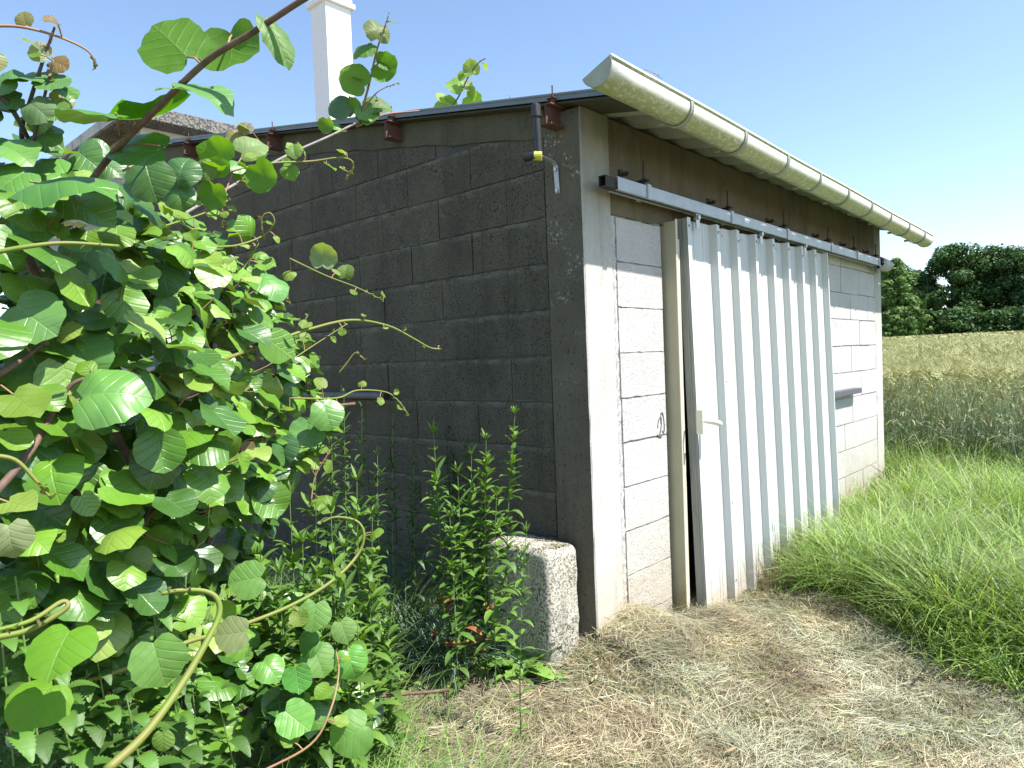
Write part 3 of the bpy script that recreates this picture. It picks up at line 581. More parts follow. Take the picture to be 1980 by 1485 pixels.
class Leaves:
    def __init__(s): s.V = []; s.F = []; s.C = []; s.U = []; s.n = 0; s.st = MB()
    def leaf(s, p, normal, tip, size, col, hero=False, petiole=None, origin_base=True, wd=1.0):
        V, F, u = (TPH if hero else TPL)[rng.integers(0, 10)]; N = nrm(normal); T = np.asarray(tip, float); T = nrm(T-N*(T@N)); X_ = np.cross(T, N)
        v = V*size; v = v*np.array([wd, 1, 1]); b = np.array([0, -.33*size, 0]) if origin_base else np.zeros(3)
        v = v-b; Wv = p+v[:, :1]*X_+v[:, 1:2]*T+v[:, 2:3]*N
        s.V.append(Wv); s.F.append(F+s.n); s.C.append(np.repeat(np.asarray(col)[None], len(V), 0)); s.U.append(u); s.n += len(V)
    def build(s, name, parent, mat='leaf'):
        nf = sum(len(f) for f in s.F)
        if s.st.v:
            s.V.append(np.array(s.st.v)); s.F.append(tris([f if len(f) == 4 else (f[0], f[1], f[2], f[2]) for f in s.st.f])+s.n); k = len(s.st.v); s.C.append(np.tile([.25, .13, .07], (k, 1))); s.U.append(np.zeros((k, 2)))
        o = npmesh(name, np.concatenate(s.V), np.concatenate(s.F), M[mat], col=np.concatenate(s.C), uv=np.concatenate(s.U), parent=parent, smooth=True)
        if s.st.v:
            o.data.materials.append(M['stem_red']); mi = np.zeros(len(o.data.polygons), np.int32); mi[nf:] = 1; o.data.polygons.foreach_set('material_index', mi)
        return o
MATURE = [(.062, .165, .014), (.100, .23, .018), (.040, .115, .018), (.135, .275, .025)]
YOUNG = [(.19, .31, .04), (.24, .34, .07), (.15, .28, .03)]
BRONZE = [(.25, .20, .09), (.22, .15, .08), (.27, .27, .14)]
def pick(cs): return np.array(random.choice(cs))*random.uniform(.85, 1.15)
def spline(P, n=None):
    P = np.array(P, float); Q = np.vstack([2*P[0]-P[1], P, 2*P[-1]-P[-2]]); out = []
    for i_ in range(1, len(Q)-2):
        for t in np.linspace(0, 1, 7)[:-1]:
            a_, b_, c_, d_ = Q[i_-1:i_+3]; out.append(.5*((2*b_)+(-a_+c_)*t+(2*a_-5*b_+4*c_-d_)*t*t+(-a_+3*b_-3*c_+d_)*t**3))
    out.append(P[-1]); return np.array(out)
vine = empty('kiwi_vine', tuple(at(250, 1200, 2.2)*np.array([1, 1, 0])), 'big sprawling kiwi vine with round green leaves filling the left foreground', 'climbing plant')
TOCAM = lambda p: nrm(CAM-p)
# leafy body: ellipsoids standing in the bed left of the shed
BODY = [(50,490,1.95,.25),(-60,640,1.9,.38),(190,510,2.2,.19),(320,530,2.4,.18),(415,610,2.55,.17),(120,660,1.95,.32),(320,690,2.3,.30),(450,720,2.55,.22),(130,860,1.85,.32),(330,860,2.25,.26),(525,820,2.65,.17),(60,1030,1.85,.26),(250,1010,2.2,.22),(-120,900,1.8,.32),(400,1010,2.45,.15),(420,1200,2.3,.12),(560,1330,2.2,.10),(230,1170,2.1,.14),(180,1300,2.1,.13),(400,1340,2.25,.12),(540,1230,2.4,.11),(20,1210,1.9,.15),(640,1370,2.4,.08)]
L = Leaves()
cen = [(at(u, v, D), r) for u, v, D, r in BODY]
for (c0, r0) in cen:
    n = int(40+1800*r0*r0)
    for _ in range(n):
        d = nrm(rng.normal(0, 1, 3)); 
        if d@TOCAM(c0) < -.35 and random.random() < .7: continue
        f = random.choice([1.0, 1.0, .93, .8, .65])*random.uniform(.94, 1.1); p = c0+d*np.array([1.12, 1.12, 1.0])*r0*f
        if any(np.linalg.norm((p-c2)/r2) < .60 for c2, r2 in cen): continue
        if p[2] < float(gz(p[0], p[1]))+.05 or p[0] > -.15: continue
        inner = f < .85
        nn = d*.45+np.array([0, 0, .42])+SUN*.55+TOCAM(p)*.25+rng.normal(0, .42, 3); tp = np.array([0, 0, -1.0])+d*.5+rng.normal(0, .55, 3)
        sz = random.uniform(.045, .108)
        L.leaf(p, nn, tp, sz, pick(MATURE) if random.random() < .82 else pick(YOUNG), wd=random.uniform(.9, 1.08))
        if random.random() < .3: q = p+np.array([0, 0, -.02])-d*.06+rng.normal(0, .015, 3); L.st.tube([p, (p+q)/2+np.array([0, 0, -.004]), q], .0016, 4, False)
fol = L.build('foliage', vine)
# woody frame inside the body
w = MB(); root = at(250, 1200, 2.5); root[2] = float(gz(root[0], root[1]))-.05
for (c0, r0) in cen:
    m_ = (root+c0)/2+rng.normal(0, .12, 3); w.tube(spline([root+rng.normal(0, .02, 3)*[1, 1, 0], m_, c0, c0+rng.normal(0, .12, 3)]), [.014]*8+[.010]*5+[.006]*6, 6)
w.build('stem', M['stem'], vine, smooth=True)
def shoot(pts, r0, r1, mat, leaf_every=0.0, size=(.06, .1), cols=YOUNG, tipbuds=True, start=0.0, facing=.4, alt=0, end_small=.45, leafname='leaves', hero=False):
    P = spline([at(*q) for q in pts]); n = len(P); w = MB(); w.tube(P, list(np.linspace(r0, r1, n)), 7)
    o = w.build('shoot', M[mat], vine, smooth=True); seg = np.linalg.norm(np.diff(P, axis=0), axis=1); s_ = np.concatenate([[0], np.cumsum(seg)]); tot = s_[-1]
    Lf = Leaves(); side = 1; d = start
    if leaf_every:
        while d < tot:
            k = min(np.searchsorted(s_, d), n-1); p = P[k]; t = nrm(P[min(k+1, n-1)]-P[max(k-1, 0)]); fr = d/tot
            q = nrm(np.cross(t, TOCAM(p)))*side; pd = nrm(q+rng.normal(0, .35, 3)+np.array([0, 0, .25])); ln = random.uniform(.02, .045)*(1-.5*fr); e = p+pd*ln
            Lf.st.tube([p, p+pd*ln*.5+np.array([0, 0, .003]), e], .0017, 5, False)
            sz = random.uniform(*size)*(1-(1-end_small)*fr**1.5); Lf.leaf(e, SUN*.5+np.array([0, 0, .3])+TOCAM(p)*facing+rng.normal(0, .4, 3), pd+np.array([0, 0, -.35])+rng.normal(0, .3, 3), sz, pick(cols) if fr < .8 else pick(YOUNG if cols is MATURE else cols), hero=hero)
            side *= -1; d += leaf_every*random.uniform(.75, 1.25)*(1-.35*fr)
    if tipbuds:
        for k in range(7):
            fr = 1-k*.035; j_ = int((n-1)*fr); p = P[j_]; dv = nrm(rng.normal(0, 1, 3)+[0, 0, .4]); Lf.leaf(p, rng.normal(0, 1, 3), dv, random.uniform(.007, .017), pick(BRONZE if mat != 'stem_green' else YOUNG+BRONZE), wd=.55)
    if Lf.n: Lf.build(leafname, o, 'leaf' if cols is MATURE else 'leaf_young')
    return o, P
# the long dark cane rising over the sky with its large single leaves
cane, PC = shoot([(95,450,1.75),(150,385,1.68),(215,300,1.62),(300,213,1.55),(400,118,1.48),(490,62,1.44),(585,0,1.4),(690,-60,1.38)], .0070, .0048, 'stem', tipbuds=False)
def hero(par, u, v, D, dia, nv, tip, col, wd=1.0, frm=None):
    Lf = Leaves(); p = at(u, v, D); size = dia*D/FPX/1.0
    rt = RC[0]; up = -RC[1]; bk = -RC[2]      # camera right / up / towards camera, used only to say which way the blade faces
    N = rt*nv[0]+up*nv[1]+bk*nv[2]; T = rt*tip[0]+up*tip[1]+bk*(tip[2] if len(tip) > 2 else 0)
    T_ = nrm(T-nrm(N)*(T@nrm(N))); base = p-T_*size*.33*1.0; Lf.leaf(base, N, T, size, np.array(col), hero=True, wd=wd)
    o = Lf.build('leaf', par, 'leaf_young' if (nv[2] < 0 or col[0] > .125) else 'leaf')
    if frm is not None:
        q = at(*frm); m_ = (q+base)/2+np.array([0, 0, .006]); w = MB(); w.tube([q, m_, base], [.0026, .002, .0018], 6); w.build('petiole', M['stem_red'], par, smooth=True)
    return o
BR = (.13, .30, .03); DG = (.06, .17, .03); LG = (.11, .25, .05)
hero(cane, 335, 84, 1.55, 108, (-.1, -.35, -1), (-.7, .75), (.085, .21, .01), 1.0, (392, 127, 1.49))
hero(cane, 447, 100, 1.56, 104, (.1, -.3, -1), (.1, -1), (.075, .19, .01), 1.0, (440, 92, 1.47))
hero(cane, 534, 72, 1.42, 100, (.75, .35, .7), (.55, -.9), (.13, .25, .07), .55, (497, 62, 1.44))
hero(cane, 379, 180, 1.46, 128, (.25, .9, .55), (.85, -.45), (.11, .26, .07), .75, (340, 182, 1.53))
hero(cane, 180, 219, 1.55, 108, (.0, .97, .22), (-1, .02), (.06, .2, .02), .9, (233, 262, 1.6))
hero(cane, 300, 224, 1.62, 132, (.25, -.85, -.35), (.85, -.5), (.07, .22, .015), .9, (258, 255, 1.6))
hero(cane, 268, 284, 1.6, 105, (0, .6, .75), (-.95, -.1), (.055, .17, .025), .85, (225, 285, 1.63))
hero(cane, 115, 345, 1.55, 165, (-.1, .9, .4), (.9, -.3), (.07, .2, .03), .8, (150, 385, 1.68))
hero(cane, 290, 345, 1.75, 75, (.2, .1, 1), (.3, -1), (.045, .12, .025), 1.0, (238, 330, 1.7))
hero(cane, 232, 437, 1.8, 60, (.1, .35, 1), (.1, -1), (.05, .15, .06), 1.0)
hero(cane, 224, 548, 1.8, 80, (-.1, .0, 1), (.2, -1), (.045, .11, .045), 1.0)
hero(cane, 318, 530, 1.85, 72, (.2, .35, 1), (.2, -1), (.06, .16, .05))
hero(cane, 288, 640, 1.75, 96, (.1, .35, 1), (.1, -1), (.11, .25, .06))
hero(cane, 165, 500, 1.65, 78, (.4, .3, 1), (-.3, -1), (.09, .2, .08))
hero(cane, 60, 612, 1.5, 100, (.1, .5, .9), (.8, -.6), (.11, .24, .06))
hero(cane, 160, 695, 1.55, 100, (.1, .45, .9), (.5, -.8), (.10, .24, .06))
hero(cane, 205, 760, 1.4, 118, (.15, .6, .8), (.85, .2), (.11, .26, .05))
hero(cane, 510, 340, 2.2, 60, (.25, .2, -1), (.5, -1), (.13, .28, .03))
hero(cane, 595, 833, 2.35, 64, (.2, .35, 1), (.1, -1), (.10, .24, .06))
hero(cane, 632, 800, 2.3, 62, (.4, .3, 1), (.3, -1), (.11, .26, .05))
hero(cane, 545, 868, 2.3, 62, (-.1, .1, 1), (.2, -1), (.07, .16, .07))
hero(cane, 430, 930, 1.9, 66, (.15, .45, 1), (.2, -1), (.12, .29, .05))
hero(cane, 522, 545, 2.3, 72, (.4, .7, .6), (.7, -.7), (.10, .26, .05))
hero(cane, 625, 497, 2.5, 50, (0, .2, -1), (.1, 1), (.36, .42, .30))
hero(cane, 668, 526, 2.5, 32, (0, .2, 1), (.1, 1), (.16, .24, .06))
for (u, v, D, dia, nv, tp_, cl) in ((687,155,3.1,54,(-.2,.1,-1),(-.8,.5),(.14,.3,.03)),(745,132,3.1,50,(.2,.1,-1),(.9,-.5),(.13,.30,.03)),(703,92,3.1,46,(-.3,.6,.8),(-.6,-.5),(.13,.27,.06)),(731,58,3.1,46,(.5,.2,.8),(.1,1),(.18,.22,.09)),(657,208,3.12,44,(-.2,.1,1),(-.8,-.3),(.05,.13,.03)),(683,208,3.12,34,(.5,.2,-1),(-.1,1),(.15,.3,.03)),(727,205,3.15,56,(.1,.6,.7),(.9,.2),(.15,.24,.09)),(707,217,3.1,38,(.3,.2,1),(.4,-.8),(.10,.22,.03)),(632,242,3.05,30,(.3,.2,-1),(-.2,-1),(.14,.28,.03)),(648,246,3.05,22,(.2,.6,.6),(1,-.4),(.12,.27,.04)),
    (862,207,5.3,44,(0,.3,1),(-.6,.4),(.15,.28,.07)),(882,166,5.3,36,(.1,.4,.9),(-.9,.3),(.18,.32,.08)),(913,195,5.3,36,(.1,.2,-1),(.8,-.6),(.16,.32,.04)),(911,133,5.3,30,(-.2,.2,-1),(-.3,1),(.25,.34,.12)),(903,166,5.3,22,(.2,.3,1),(.6,.5),(.3,.36,.2)),
    (425,302,2.35,64,(.1,.3,-1),(-.8,.4),(.14,.3,.03)),(485,285,2.5,58,(.2,.5,.8),(.6,.6),(.24,.34,.14)),(450,315,2.4,44,(.2,.7,.6),(.9,-.5),(.10,.26,.05)),(463,330,2.4,30,(0,.3,-1),(.3,-1),(.14,.3,.03)),(455,268,2.6,34,(.2,.3,1),(.1,1),(.26,.22,.10)),(475,248,2.6,26,(.2,.3,1),(.3,1),(.22,.2,.15)),(395,325,2.3,40,(.1,.2,1),(-.6,-.6),(.13,.2,.05)),(568,290,2.9,30,(.2,.3,1),(.2,-1),(.16,.26,.06)),(560,330,2.5,32,(.2,.3,.9),(.4,-.8),(.15,.28,.05)),(415,375,2.3,50,(.1,.4,-1),(-.3,-1),(.10,.22,.03)),(345,375,2.1,52,(.2,.2,1),(.3,-1),(.07,.17,.03)),(350,330,2.1,60,(.1,.2,1),(.2,1),(.05,.13,.03)),
    (47,38,1.7,26,(.1,.1,1),(-.3,.9),(.24,.22,.1)),(77,100,1.8,34,(.3,.2,1),(-.8,.4),(.34,.38,.28)),(112,122,1.8,32,(.1,.3,.9),(.8,-.3),(.26,.16,.08)),(100,160,1.78,52,(.2,.6,.7),(.9,-.2),(.08,.19,.05)),(128,178,1.78,36,(.4,.6,.6),(.7,-.8),(.08,.2,.03)),(45,150,1.8,60,(-.1,.8,.5),(.9,-.5),(.07,.18,.04)),(12,150,1.8,50,(.1,.5,.8),(-.9,.2),(.07,.18,.04)),(70,208,1.75,50,(.1,.3,1),(.6,-.5),(.16,.26,.12)),(108,215,1.75,42,(.1,.4,.9),(.9,-.3),(.10,.2,.05)),(22,195,1.8,40,(.1,.4,.9),(-.7,-.5),(.06,.16,.03)),(25,290,1.75,74,(.2,.7,.6),(.8,-.7),(.12,.27,.05)),(80,262,1.8,60,(0,.5,.8),(.8,-.4),(.07,.17,.03)),(160,300,1.9,60,(-.1,.4,.9),(.7,-.6),(.08,.19,.05)),(182,285,1.95,40,(.3,.3,.9),(.6,.4),(.10,.22,.08)),(210,320,1.9,48,(.1,.5,.8),(.7,-.5),(.10,.2,.07)),(75,330,1.8,90,(.1,.7,.7),(-.9,-.1),(.10,.26,.04)),(20,350,1.7,80,(.1,.5,.8),(-.4,-.8),(.09,.23,.04)),(170,390,1.9,70,(.1,.4,.9),(-.5,-.8),(.05,.13,.03)),(60,420,1.7,80,(.1,.6,.7),(.8,-.6),(.10,.26,.05)),(230,400,2.0,66,(.1,.3,.9),(.7,-.6),(.05,.13,.03)),(310,485,2.1,60,(.1,.5,.8),(.4,-.9),(.14,.28,.08)),(410,530,2.3,64,(.1,.4,.9),(.3,-1),(.15,.28,.08))):
    hero(vine, u, v, D, dia, nv, tp_, cl)
# foreground stray leaves at the foot
for (u, v, D, dia, nv, tp, cl) in ((118,1252,1.25,98,(.05,.8,.6),(0,-1),(.13,.30,.02)), (75,1352,1.35,84,(.3,.8,.6),(-.4,-1),(.14,.30,.02)), (305,1275,1.45,84,(.4,.3,.9),(.3,-1),(.15,.30,.07)), (608,1188,1.9,56,(.2,.4,1),(-.1,-1),(.16,.32,.08)), (615,1275,2.0,60,(.2,.6,.7),(.3,-1),(.15,.3,.07)), (678,1280,2.0,58,(.3,.3,1),(.3,-1),(.10,.28,.04)), (682,1418,1.9,74,(.2,.5,1),(-.8,-.5),(.15,.31,.07)), (570,1390,1.9,62,(.2,.6,.8),(.6,-.5),(.12,.3,.05)), (480,1120,1.8,66,(.1,.5,1),(-.8,-.2),(.16,.32,.08)), (665,1218,2.0,44,(.3,.3,1),(.4,-1),(.19,.33,.10)), (315,1432,1.2,34,(.1,0,1),(0,-1),(.22,.36,.08)), (450,1225,1.6,60,(.1,.5,.8),(-1,-.2),(.21,.25,.11)), (265,1085,1.6,46,(.1,.1,1),(0,1),(.22,.3,.14)), (20,1040,1.3,60,(.4,.1,.8),(.2,-1),(.25,.3,.15)), (575,1310,1.9,50,(.1,.3,1),(.2,-1),(.07,.24,.03)), (520,1290,1.9,52,(.2,.7,.6),(.5,-.8),(.12,.28,.05)), (600,1245,1.95,48,(-.3,.5,.8),(-.8,-.4),(.08,.2,.04))):
    hero(vine, u, v, D, dia, nv, tp, cl)
# shoots: (pixel seen, distance) stations
shoot([(330,430,2.6),(400,388,2.7),(480,342,2.8),(560,298,2.9),(640,262,3.0),(700,232,3.1)], .0058, .0045, 'stem_grey', .26, (.05, .08), YOUNG, False, .35)
shoot([(692,240,3.1),(712,170,3.12),(728,100,3.1),(742,58,3.1),(752,28,3.1)], .0055, .002, 'stem_red', .105, (.085, .11), LGc := [(.15, .29, .05), (.12, .27, .04)], True, .05, .5, end_small=.3)
shoot([(700,215,3.1),(730,178,3.12),(768,160,3.13)], .0035, .0015, 'stem_red', .13, (.05, .07), BRONZE, True, .08)
shoot([(690,245,3.15),(740,222,3.3),(810,214,3.5)], .0045, .003, 'stem_red', 0, tipbuds=False)
shoot([(850,262,5.3),(860,225,5.3),(885,190,5.3),(905,150,5.3),(925,122,5.3),(940,112,5.3)], .007, .003, 'stem_purple', .16, (.13, .17), YOUNG, True, .08, end_small=.4)
shoot([(992,240,5.2),(990,205,5.2),(985,186,5.2)], .003, .002, 'stem_red'); shoot([(1205,260,5.4),(1212,190,5.3),(1240,139,5.2),(1262,140,5.2),(1280,152,5.2)], .003, .002, 'stem_red')
shoot([(270,385,2.2),(350,362,2.3),(430,335,2.35),(520,316,2.45),(600,312,2.5),(655,305,2.52),(681,312,2.52),(680,332,2.52),(668,345,2.52)], .0042, .002, 'stem_green', .10, (.045, .085), YOUNG, True, .1)
shoot([(310,440,2.2),(400,410,2.3),(445,385,2.35)], .003, .002, 'stem_green', .06, (.04, .06), YOUNG)
shoot([(233,788,1.75),(330,741,1.9),(420,700,2.05),(520,664,2.2),(600,636,2.3),(680,619,2.4),(750,630,2.5),(800,655,2.55),(830,672,2.58),(851,675,2.6)], .0062, .0028, 'stem_green', .13, (.045, .07), YOUNG, True, .1, end_small=.12)
shoot([(540,712,2.4),(600,672,2.5),(668,628,2.6)], .0028, .0015, 'stem_green', .12, (.03, .04))
shoot([(205,1490,1.15),(280,1420,1.17),(350,1325,1.2),(400,1240,1.22),(424,1188,1.23),(418,1155,1.23),(390,1142,1.23),(345,1142,1.22),(312,1148,1.22)], .0064, .0030, 'stem_green')
shoot([(-20,1235,1.1),(50,1220,1.1),(105,1192,1.1),(131,1172,1.1),(118,1164,1.1),(60,1200,1.08),(-20,1222,1.06)], .0040, .0026, 'stem_green')
shoot([(-20,490,1.35),(60,476,1.35),(130,470,1.36),(230,476,1.38)], .0042, .0028, 'stem_green')
shoot([(110,1335,1.7),(250,1290,1.75),(350,1246,1.8),(450,1215,1.85),(560,1172,1.9),(640,1125,1.95),(690,1075,2.0),(704,1035,2.0),(690,1008,2.0),(650,1000,2.0),(622,1010,2.0)], .006, .003, 'stem_green', .17, (.05, .075), YOUNG, True, .2)
shoot([(-20,735,1.45),(50,690,1.5),(105,645,1.55)], .006, .003, 'stem', .08, (.05, .09), YOUNG)
shoot([(-20,965,1.4),(60,872,1.45),(102,798,1.5),(141,742,1.5),(200,725,1.5)], .007, .003, 'stem', .11, (.05, .09), YOUNG)
shoot([(265,1035,1.7),(330,930,1.8),(372,862,1.85),(460,832,1.9)], .0055, .0025, 'stem', .10, (.05, .08), YOUNG)
shoot([(70,330,1.9),(42,262,1.85),(60,190,1.8),(85,112,1.8),(106,52,1.8)], .0058, .0022, 'stem_purple', .085, (.06, .085), [(.12, .20, .06), (.2, .24, .12), (.09, .18, .04)], True, .05)
shoot([(60,290,1.8),(85,190,1.78),(103,118,1.78)], .004, .002, 'stem_purple', .1, (.05, .07), BRONZE+YOUNG, True, .1)
shoot([(-30,50,1.6),(40,52,1.6),(110,70,1.6),(165,95,1.6),(183,118,1.6),(182,132,1.6)], .0028, .0012, 'stem_red', .09, (.03, .045), BRONZE)
shoot([(-30,170,1.8),(10,195,1.8),(40,240,1.8),(70,300,1.85)], .006, .004, 'stem_purple', .075, (.06, .09), MATURE)
shoot([(300,505,2.0),(400,480,2.25),(460,474,2.35),(510,455,2.4),(530,430,2.4),(522,412,2.4),(506,422,2.4),(510,462,2.4)], .0035, .0022, 'stem_green', .14, (.04, .06), YOUNG)
shoot([(500,470,2.4),(470,520,2.4),(440,560,2.3)], .003, .002, 'stem_green', .07, (.07, .09), MATURE)
shoot([(560,500,2.4),(630,533,2.45),(690,556,2.5),(741,581,2.5)], .0032, .0016, 'stem_green', .11, (.035, .055), YOUNG)
shoot([(440,600,2.4),(500,560,2.4),(545,568,2.4),(562,588,2.4)], .003, .002, 'stem_red', .12, (.07, .09), MATURE)
shoot([(560,770,2.3),(650,770,2.4),(690,755,2.45),(745,758,2.5),(770,775,2.5),(790,803,2.5)], .0034, .0018, 'stem_green', .10, (.035, .06), YOUNG)
shoot([(655,722,2.5),(672,700,2.5),(688,682,2.5),(705,695,2.5)], .003, .0018, 'stem_green')
shoot([(450,870,2.0),(480,850,2.05),(520,848,2.05)], .0025, .0015, 'stem_red', .05, (.03, .05), BRONZE)
shoot([(500,270,2.6),(470,300,2.6),(440,360,2.5),(425,420,2.4)], .003, .002, 'stem_red', .07, (.05, .075), BRONZE+YOUNG)
shoot([(-20,880,1.3),(30,890,1.3),(70,930,1.3),(100,965,1.3)], .004, .002, 'stem_green')
shoot([(490,1500,1.9),(600,1440,1.9),(640,1370,1.9),(655,1300,1.95),(650,1260,2.0)], .003, .002, 'stem_red', .1, (.045, .07), YOUNG)
# short leafy sprays on top of the body so that its outline stays ragged
for (u, v, D) in ((420,440,2.5),(480,500,2.5),(560,640,2.5),(600,740,2.5),(610,900,2.5)):
    du = random.uniform(-30, 40); shoot([(u-du*.3, v+70, D), (u, v+20, D), (u+du, v-30, D)], .003, .0015, random.choice(['stem_green', 'stem_red']), .05, (.05, .085), random.choice([YOUNG, MATURE]), True, .02)
# hanging pale flower
fl = at(146, 425, 1.55); w = MB(); w.tube([at(142, 378, 1.6), at(148, 400, 1.57), fl+np.array([0, 0, .008])], .0018, 5); w.build('flower_stalk', M['stem_green'], vine)
nP = 6; az_ = np.arange(nP)/nP*2*np.pi; dd = np.stack([np.cos(az_), np.sin(az_), np.full(nP, .05)], 1); sd = np.stack([-np.sin(az_), np.cos(az_), np.zeros(nP)], 1)
V, F, k = strips(np.repeat(fl[None], nP, 0), dd, np.array([[0, 0, -.45]])*np.ones((nP, 1)), .024, .02, sd, [.3, .9, 1.1, .9, .2], fold=-.2); npmesh('flower', V, F, M['petal'], parent=vine)
# ------------------------------------------------------------------ tall weeds (opposite narrow leaves)
GREENH = [(.09, .20, .022), (.14, .27, .035), (.06, .14, .02)]
SHADEH = [(.05, .12, .03), (.07, .15, .035)]  # darker greens, the wall's shade is put into the leaf colour
def herb_geo(base, h, lean, n_pairs, ll, lw, cols, red=False, branch=True):
    st = MB(); P = [base+np.array([lean[0]*t*t, lean[1]*t*t, h*t]) for t in np.linspace(0, 1, 8)]; st.tube(P, list(np.linspace(.0030, .0011, 8)), 5)
    B, D0, D1, LL, LW, SD, CC = [], [], [], [], [], [], []
    def pair(p, a_, s_, steep):
        for q in range(2):
            aa = a_+math.pi*q+random.uniform(-.3, .3); hd = np.array([math.cos(aa), math.sin(aa), 0]); sd_ = np.array([-math.sin(aa), math.cos(aa), 0])
            el_ = random.uniform(.3, .8)*steep; B.append(p); D0.append(hd+np.array([0, 0, el_])); D1.append(np.array([0, 0, -random.uniform(.35, .95)*(1.1-steep*.4)])-hd*.1+sd_*random.uniform(-.15, .15)); LL.append(1.55*ll*s_*random.uniform(.8, 1.15)); LW.append(2.1*lw*s_*random.uniform(.8, 1.15)); SD.append(sd_)
            c_ = pick(cols)
            if red and p[2]-base[2] < h*.35 and random.random() < .35: c_ = np.array(random.choice([(.35, .12, .05), (.33, .27, .05), (.4, .08, .04)]))
            CC.append(c_)
    for k in range(n_pairs):
        t = .08+.90*(k/n_pairs)**.92; i_ = t*7; p = P[int(i_)]*(1-i_ % 1)+P[min(int(i_)+1, 7)]*(i_ % 1)
        s_ = (.75+.35*math.sin(math.pi*min(t*1.1, 1)))*(1 if t < .8 else 1-(t-.8)*2.6); pair(p, k*math.pi/2+random.uniform(-.2, .2), s_, .8 if t < .8 else 1.6)
        if branch and .25 < t < .9 and random.random() < .75:
            a_ = random.uniform(0, 6.28); e = p+np.array([math.cos(a_)*.02, math.sin(a_)*.02, .03]); 
            for q in range(3): pair(p*(1-q/2)+e*q/2, a_+q*1.3, .6, 1.5)
    for q in range(4): pair(P[-1], q*.8, .33, 2.4)
    a = lambda x: np.array(x); V, F, k = strips(a(B), a(D0), a(D1), a(LL), a(LW), a(SD), [.25, .85, 1, .72, .04], fold=.35)
    return st, V, F, np.repeat(a(CC), k, 0)
def herb(u, v, D, h, ll, lw, n_pairs, cols, label, group, red=False, lean=None, z=None):
    b = at(u, v, D); b[2] = float(gz(b[0], b[1]))-.02 if z is None else z; ln = lean or (random.uniform(-.06, .06), random.uniform(-.06, .06))
    st, V, F, C = herb_geo(b, h, ln, n_pairs, ll, lw, cols, red); o = empty('tall_weed', tuple(b), label, 'weed', group)
    st.build('stem', M['herb_stem'], o); npmesh('leaves', V, F, M['herb'], col=C, parent=o, smooth=True); return o
GA = 'tall leafy weeds growing by the wall'
def hz(u, vtop, D): return at(u, vtop, D)[2]
def herb_top(u, vtop, ub, D, label, ll=.070, lw=.016, npairs=17, cols=GREENH, red=False):
    top = at(u, vtop, D); b = at(ub, 1150, D); b = np.array([top[0]*.3+b[0]*.7, top[1]*.3+b[1]*.7, 0]); zg = float(gz(b[0], b[1])); h = top[2]-zg+.02; b[2] = zg-.02
    ln = (top[0]-b[0], top[1]-b[1]); st, V, F, C = herb_geo(b, h, ln, npairs, ll, lw, cols, red); o = empty('tall_weed', tuple(b), label, 'weed', GA)
    st.build('stem', M['herb_stem'], o); npmesh('leaves', V, F, M['herb'], col=C, parent=o, smooth=True)
herb_top(838, 838, 862, 3.25, 'upright weed left of its clump beside the stone block', red=True)
herb_top(940, 850, 930, 3.2, 'weed in the middle of the clump beside the stone block, reddish lower leaves', red=True, npairs=18)
herb_top(996, 800, 960, 3.3, 'tallest weed of the clump, rising just behind the stone block', npairs=19, ll=.06)
herb_top(885, 915, 895, 3.15, 'shorter bushy weed in front of the clump beside the stone block', npairs=14, red=True)
herb_top(912, 880, 905, 3.45, 'weed at the back of the clump beside the stone block', npairs=14)
herb_top(870, 1000, 880, 3.1, 'low weed at the foot of the clump beside the stone block', npairs=10, red=True)
herb_top(960, 960, 945, 3.15, 'leafy weed with yellowing leaves at the left side of the stone block', npairs=11, red=True)
herb_top(1018, 1030, 985, 2.75, 'slim weed standing in front of the stone block', ll=.045, lw=.010, npairs=13)
for (u, v, ub, D, lb) in ((610,885,600,2.35,'tallest bright weed at the right edge of the vine, reddish stem tip'),(690,930,685,2.3,'bright weed with drooping long leaves right of the tallest one by the vine'),(640,990,645,2.2,'bright weed between the tallest weed and the drooping one, a little lower'),(720,1000,700,2.4,'weed at the outer right of the bright group, next to the dark wall foot'),(560,960,570,2.25,'bright weed tucked under the lowest kiwi leaves, left of the tallest'),(585,1050,580,2.1,'half height bright weed directly below the tallest weed by the vine'),(665,1060,660,2.1,'half height bushy weed inside the loop of the long arching vine shoot'),(715,1100,705,2.3,'half height weed just outside the loop of the arching vine shoot'),(620,1120,615,2.15,'low bright weed above the rising green vine shoot'),(540,1110,545,2.1,'low weed at the left of the bright group beside pale young kiwi leaves'),(500,1000,505,2.2,'leftmost weed of the bright group, in front of dark kiwi leaves'),(750,1180,740,2.4,'low weed left of the blue green grass tufts'),(690,1190,690,2.2,'low weed just under the arching vine shoot'),(600,1200,600,2.1,'lowest weed of the bright group, among round kiwi leaves')):
    herb_top(u, v, ub, D, lb, ll=.060, lw=.016, npairs=random.randint(12, 18))
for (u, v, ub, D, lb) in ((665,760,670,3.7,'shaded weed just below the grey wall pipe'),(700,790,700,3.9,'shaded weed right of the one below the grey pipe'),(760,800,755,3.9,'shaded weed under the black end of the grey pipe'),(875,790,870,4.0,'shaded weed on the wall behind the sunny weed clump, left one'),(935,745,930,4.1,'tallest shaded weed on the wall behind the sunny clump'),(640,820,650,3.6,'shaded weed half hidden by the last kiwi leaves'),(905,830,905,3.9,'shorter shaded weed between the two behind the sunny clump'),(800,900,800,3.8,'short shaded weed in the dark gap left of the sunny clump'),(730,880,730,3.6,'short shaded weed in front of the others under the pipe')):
    herb_top(u, v, ub, D, lb, ll=.055, lw=.011, npairs=18, cols=SHADEH)
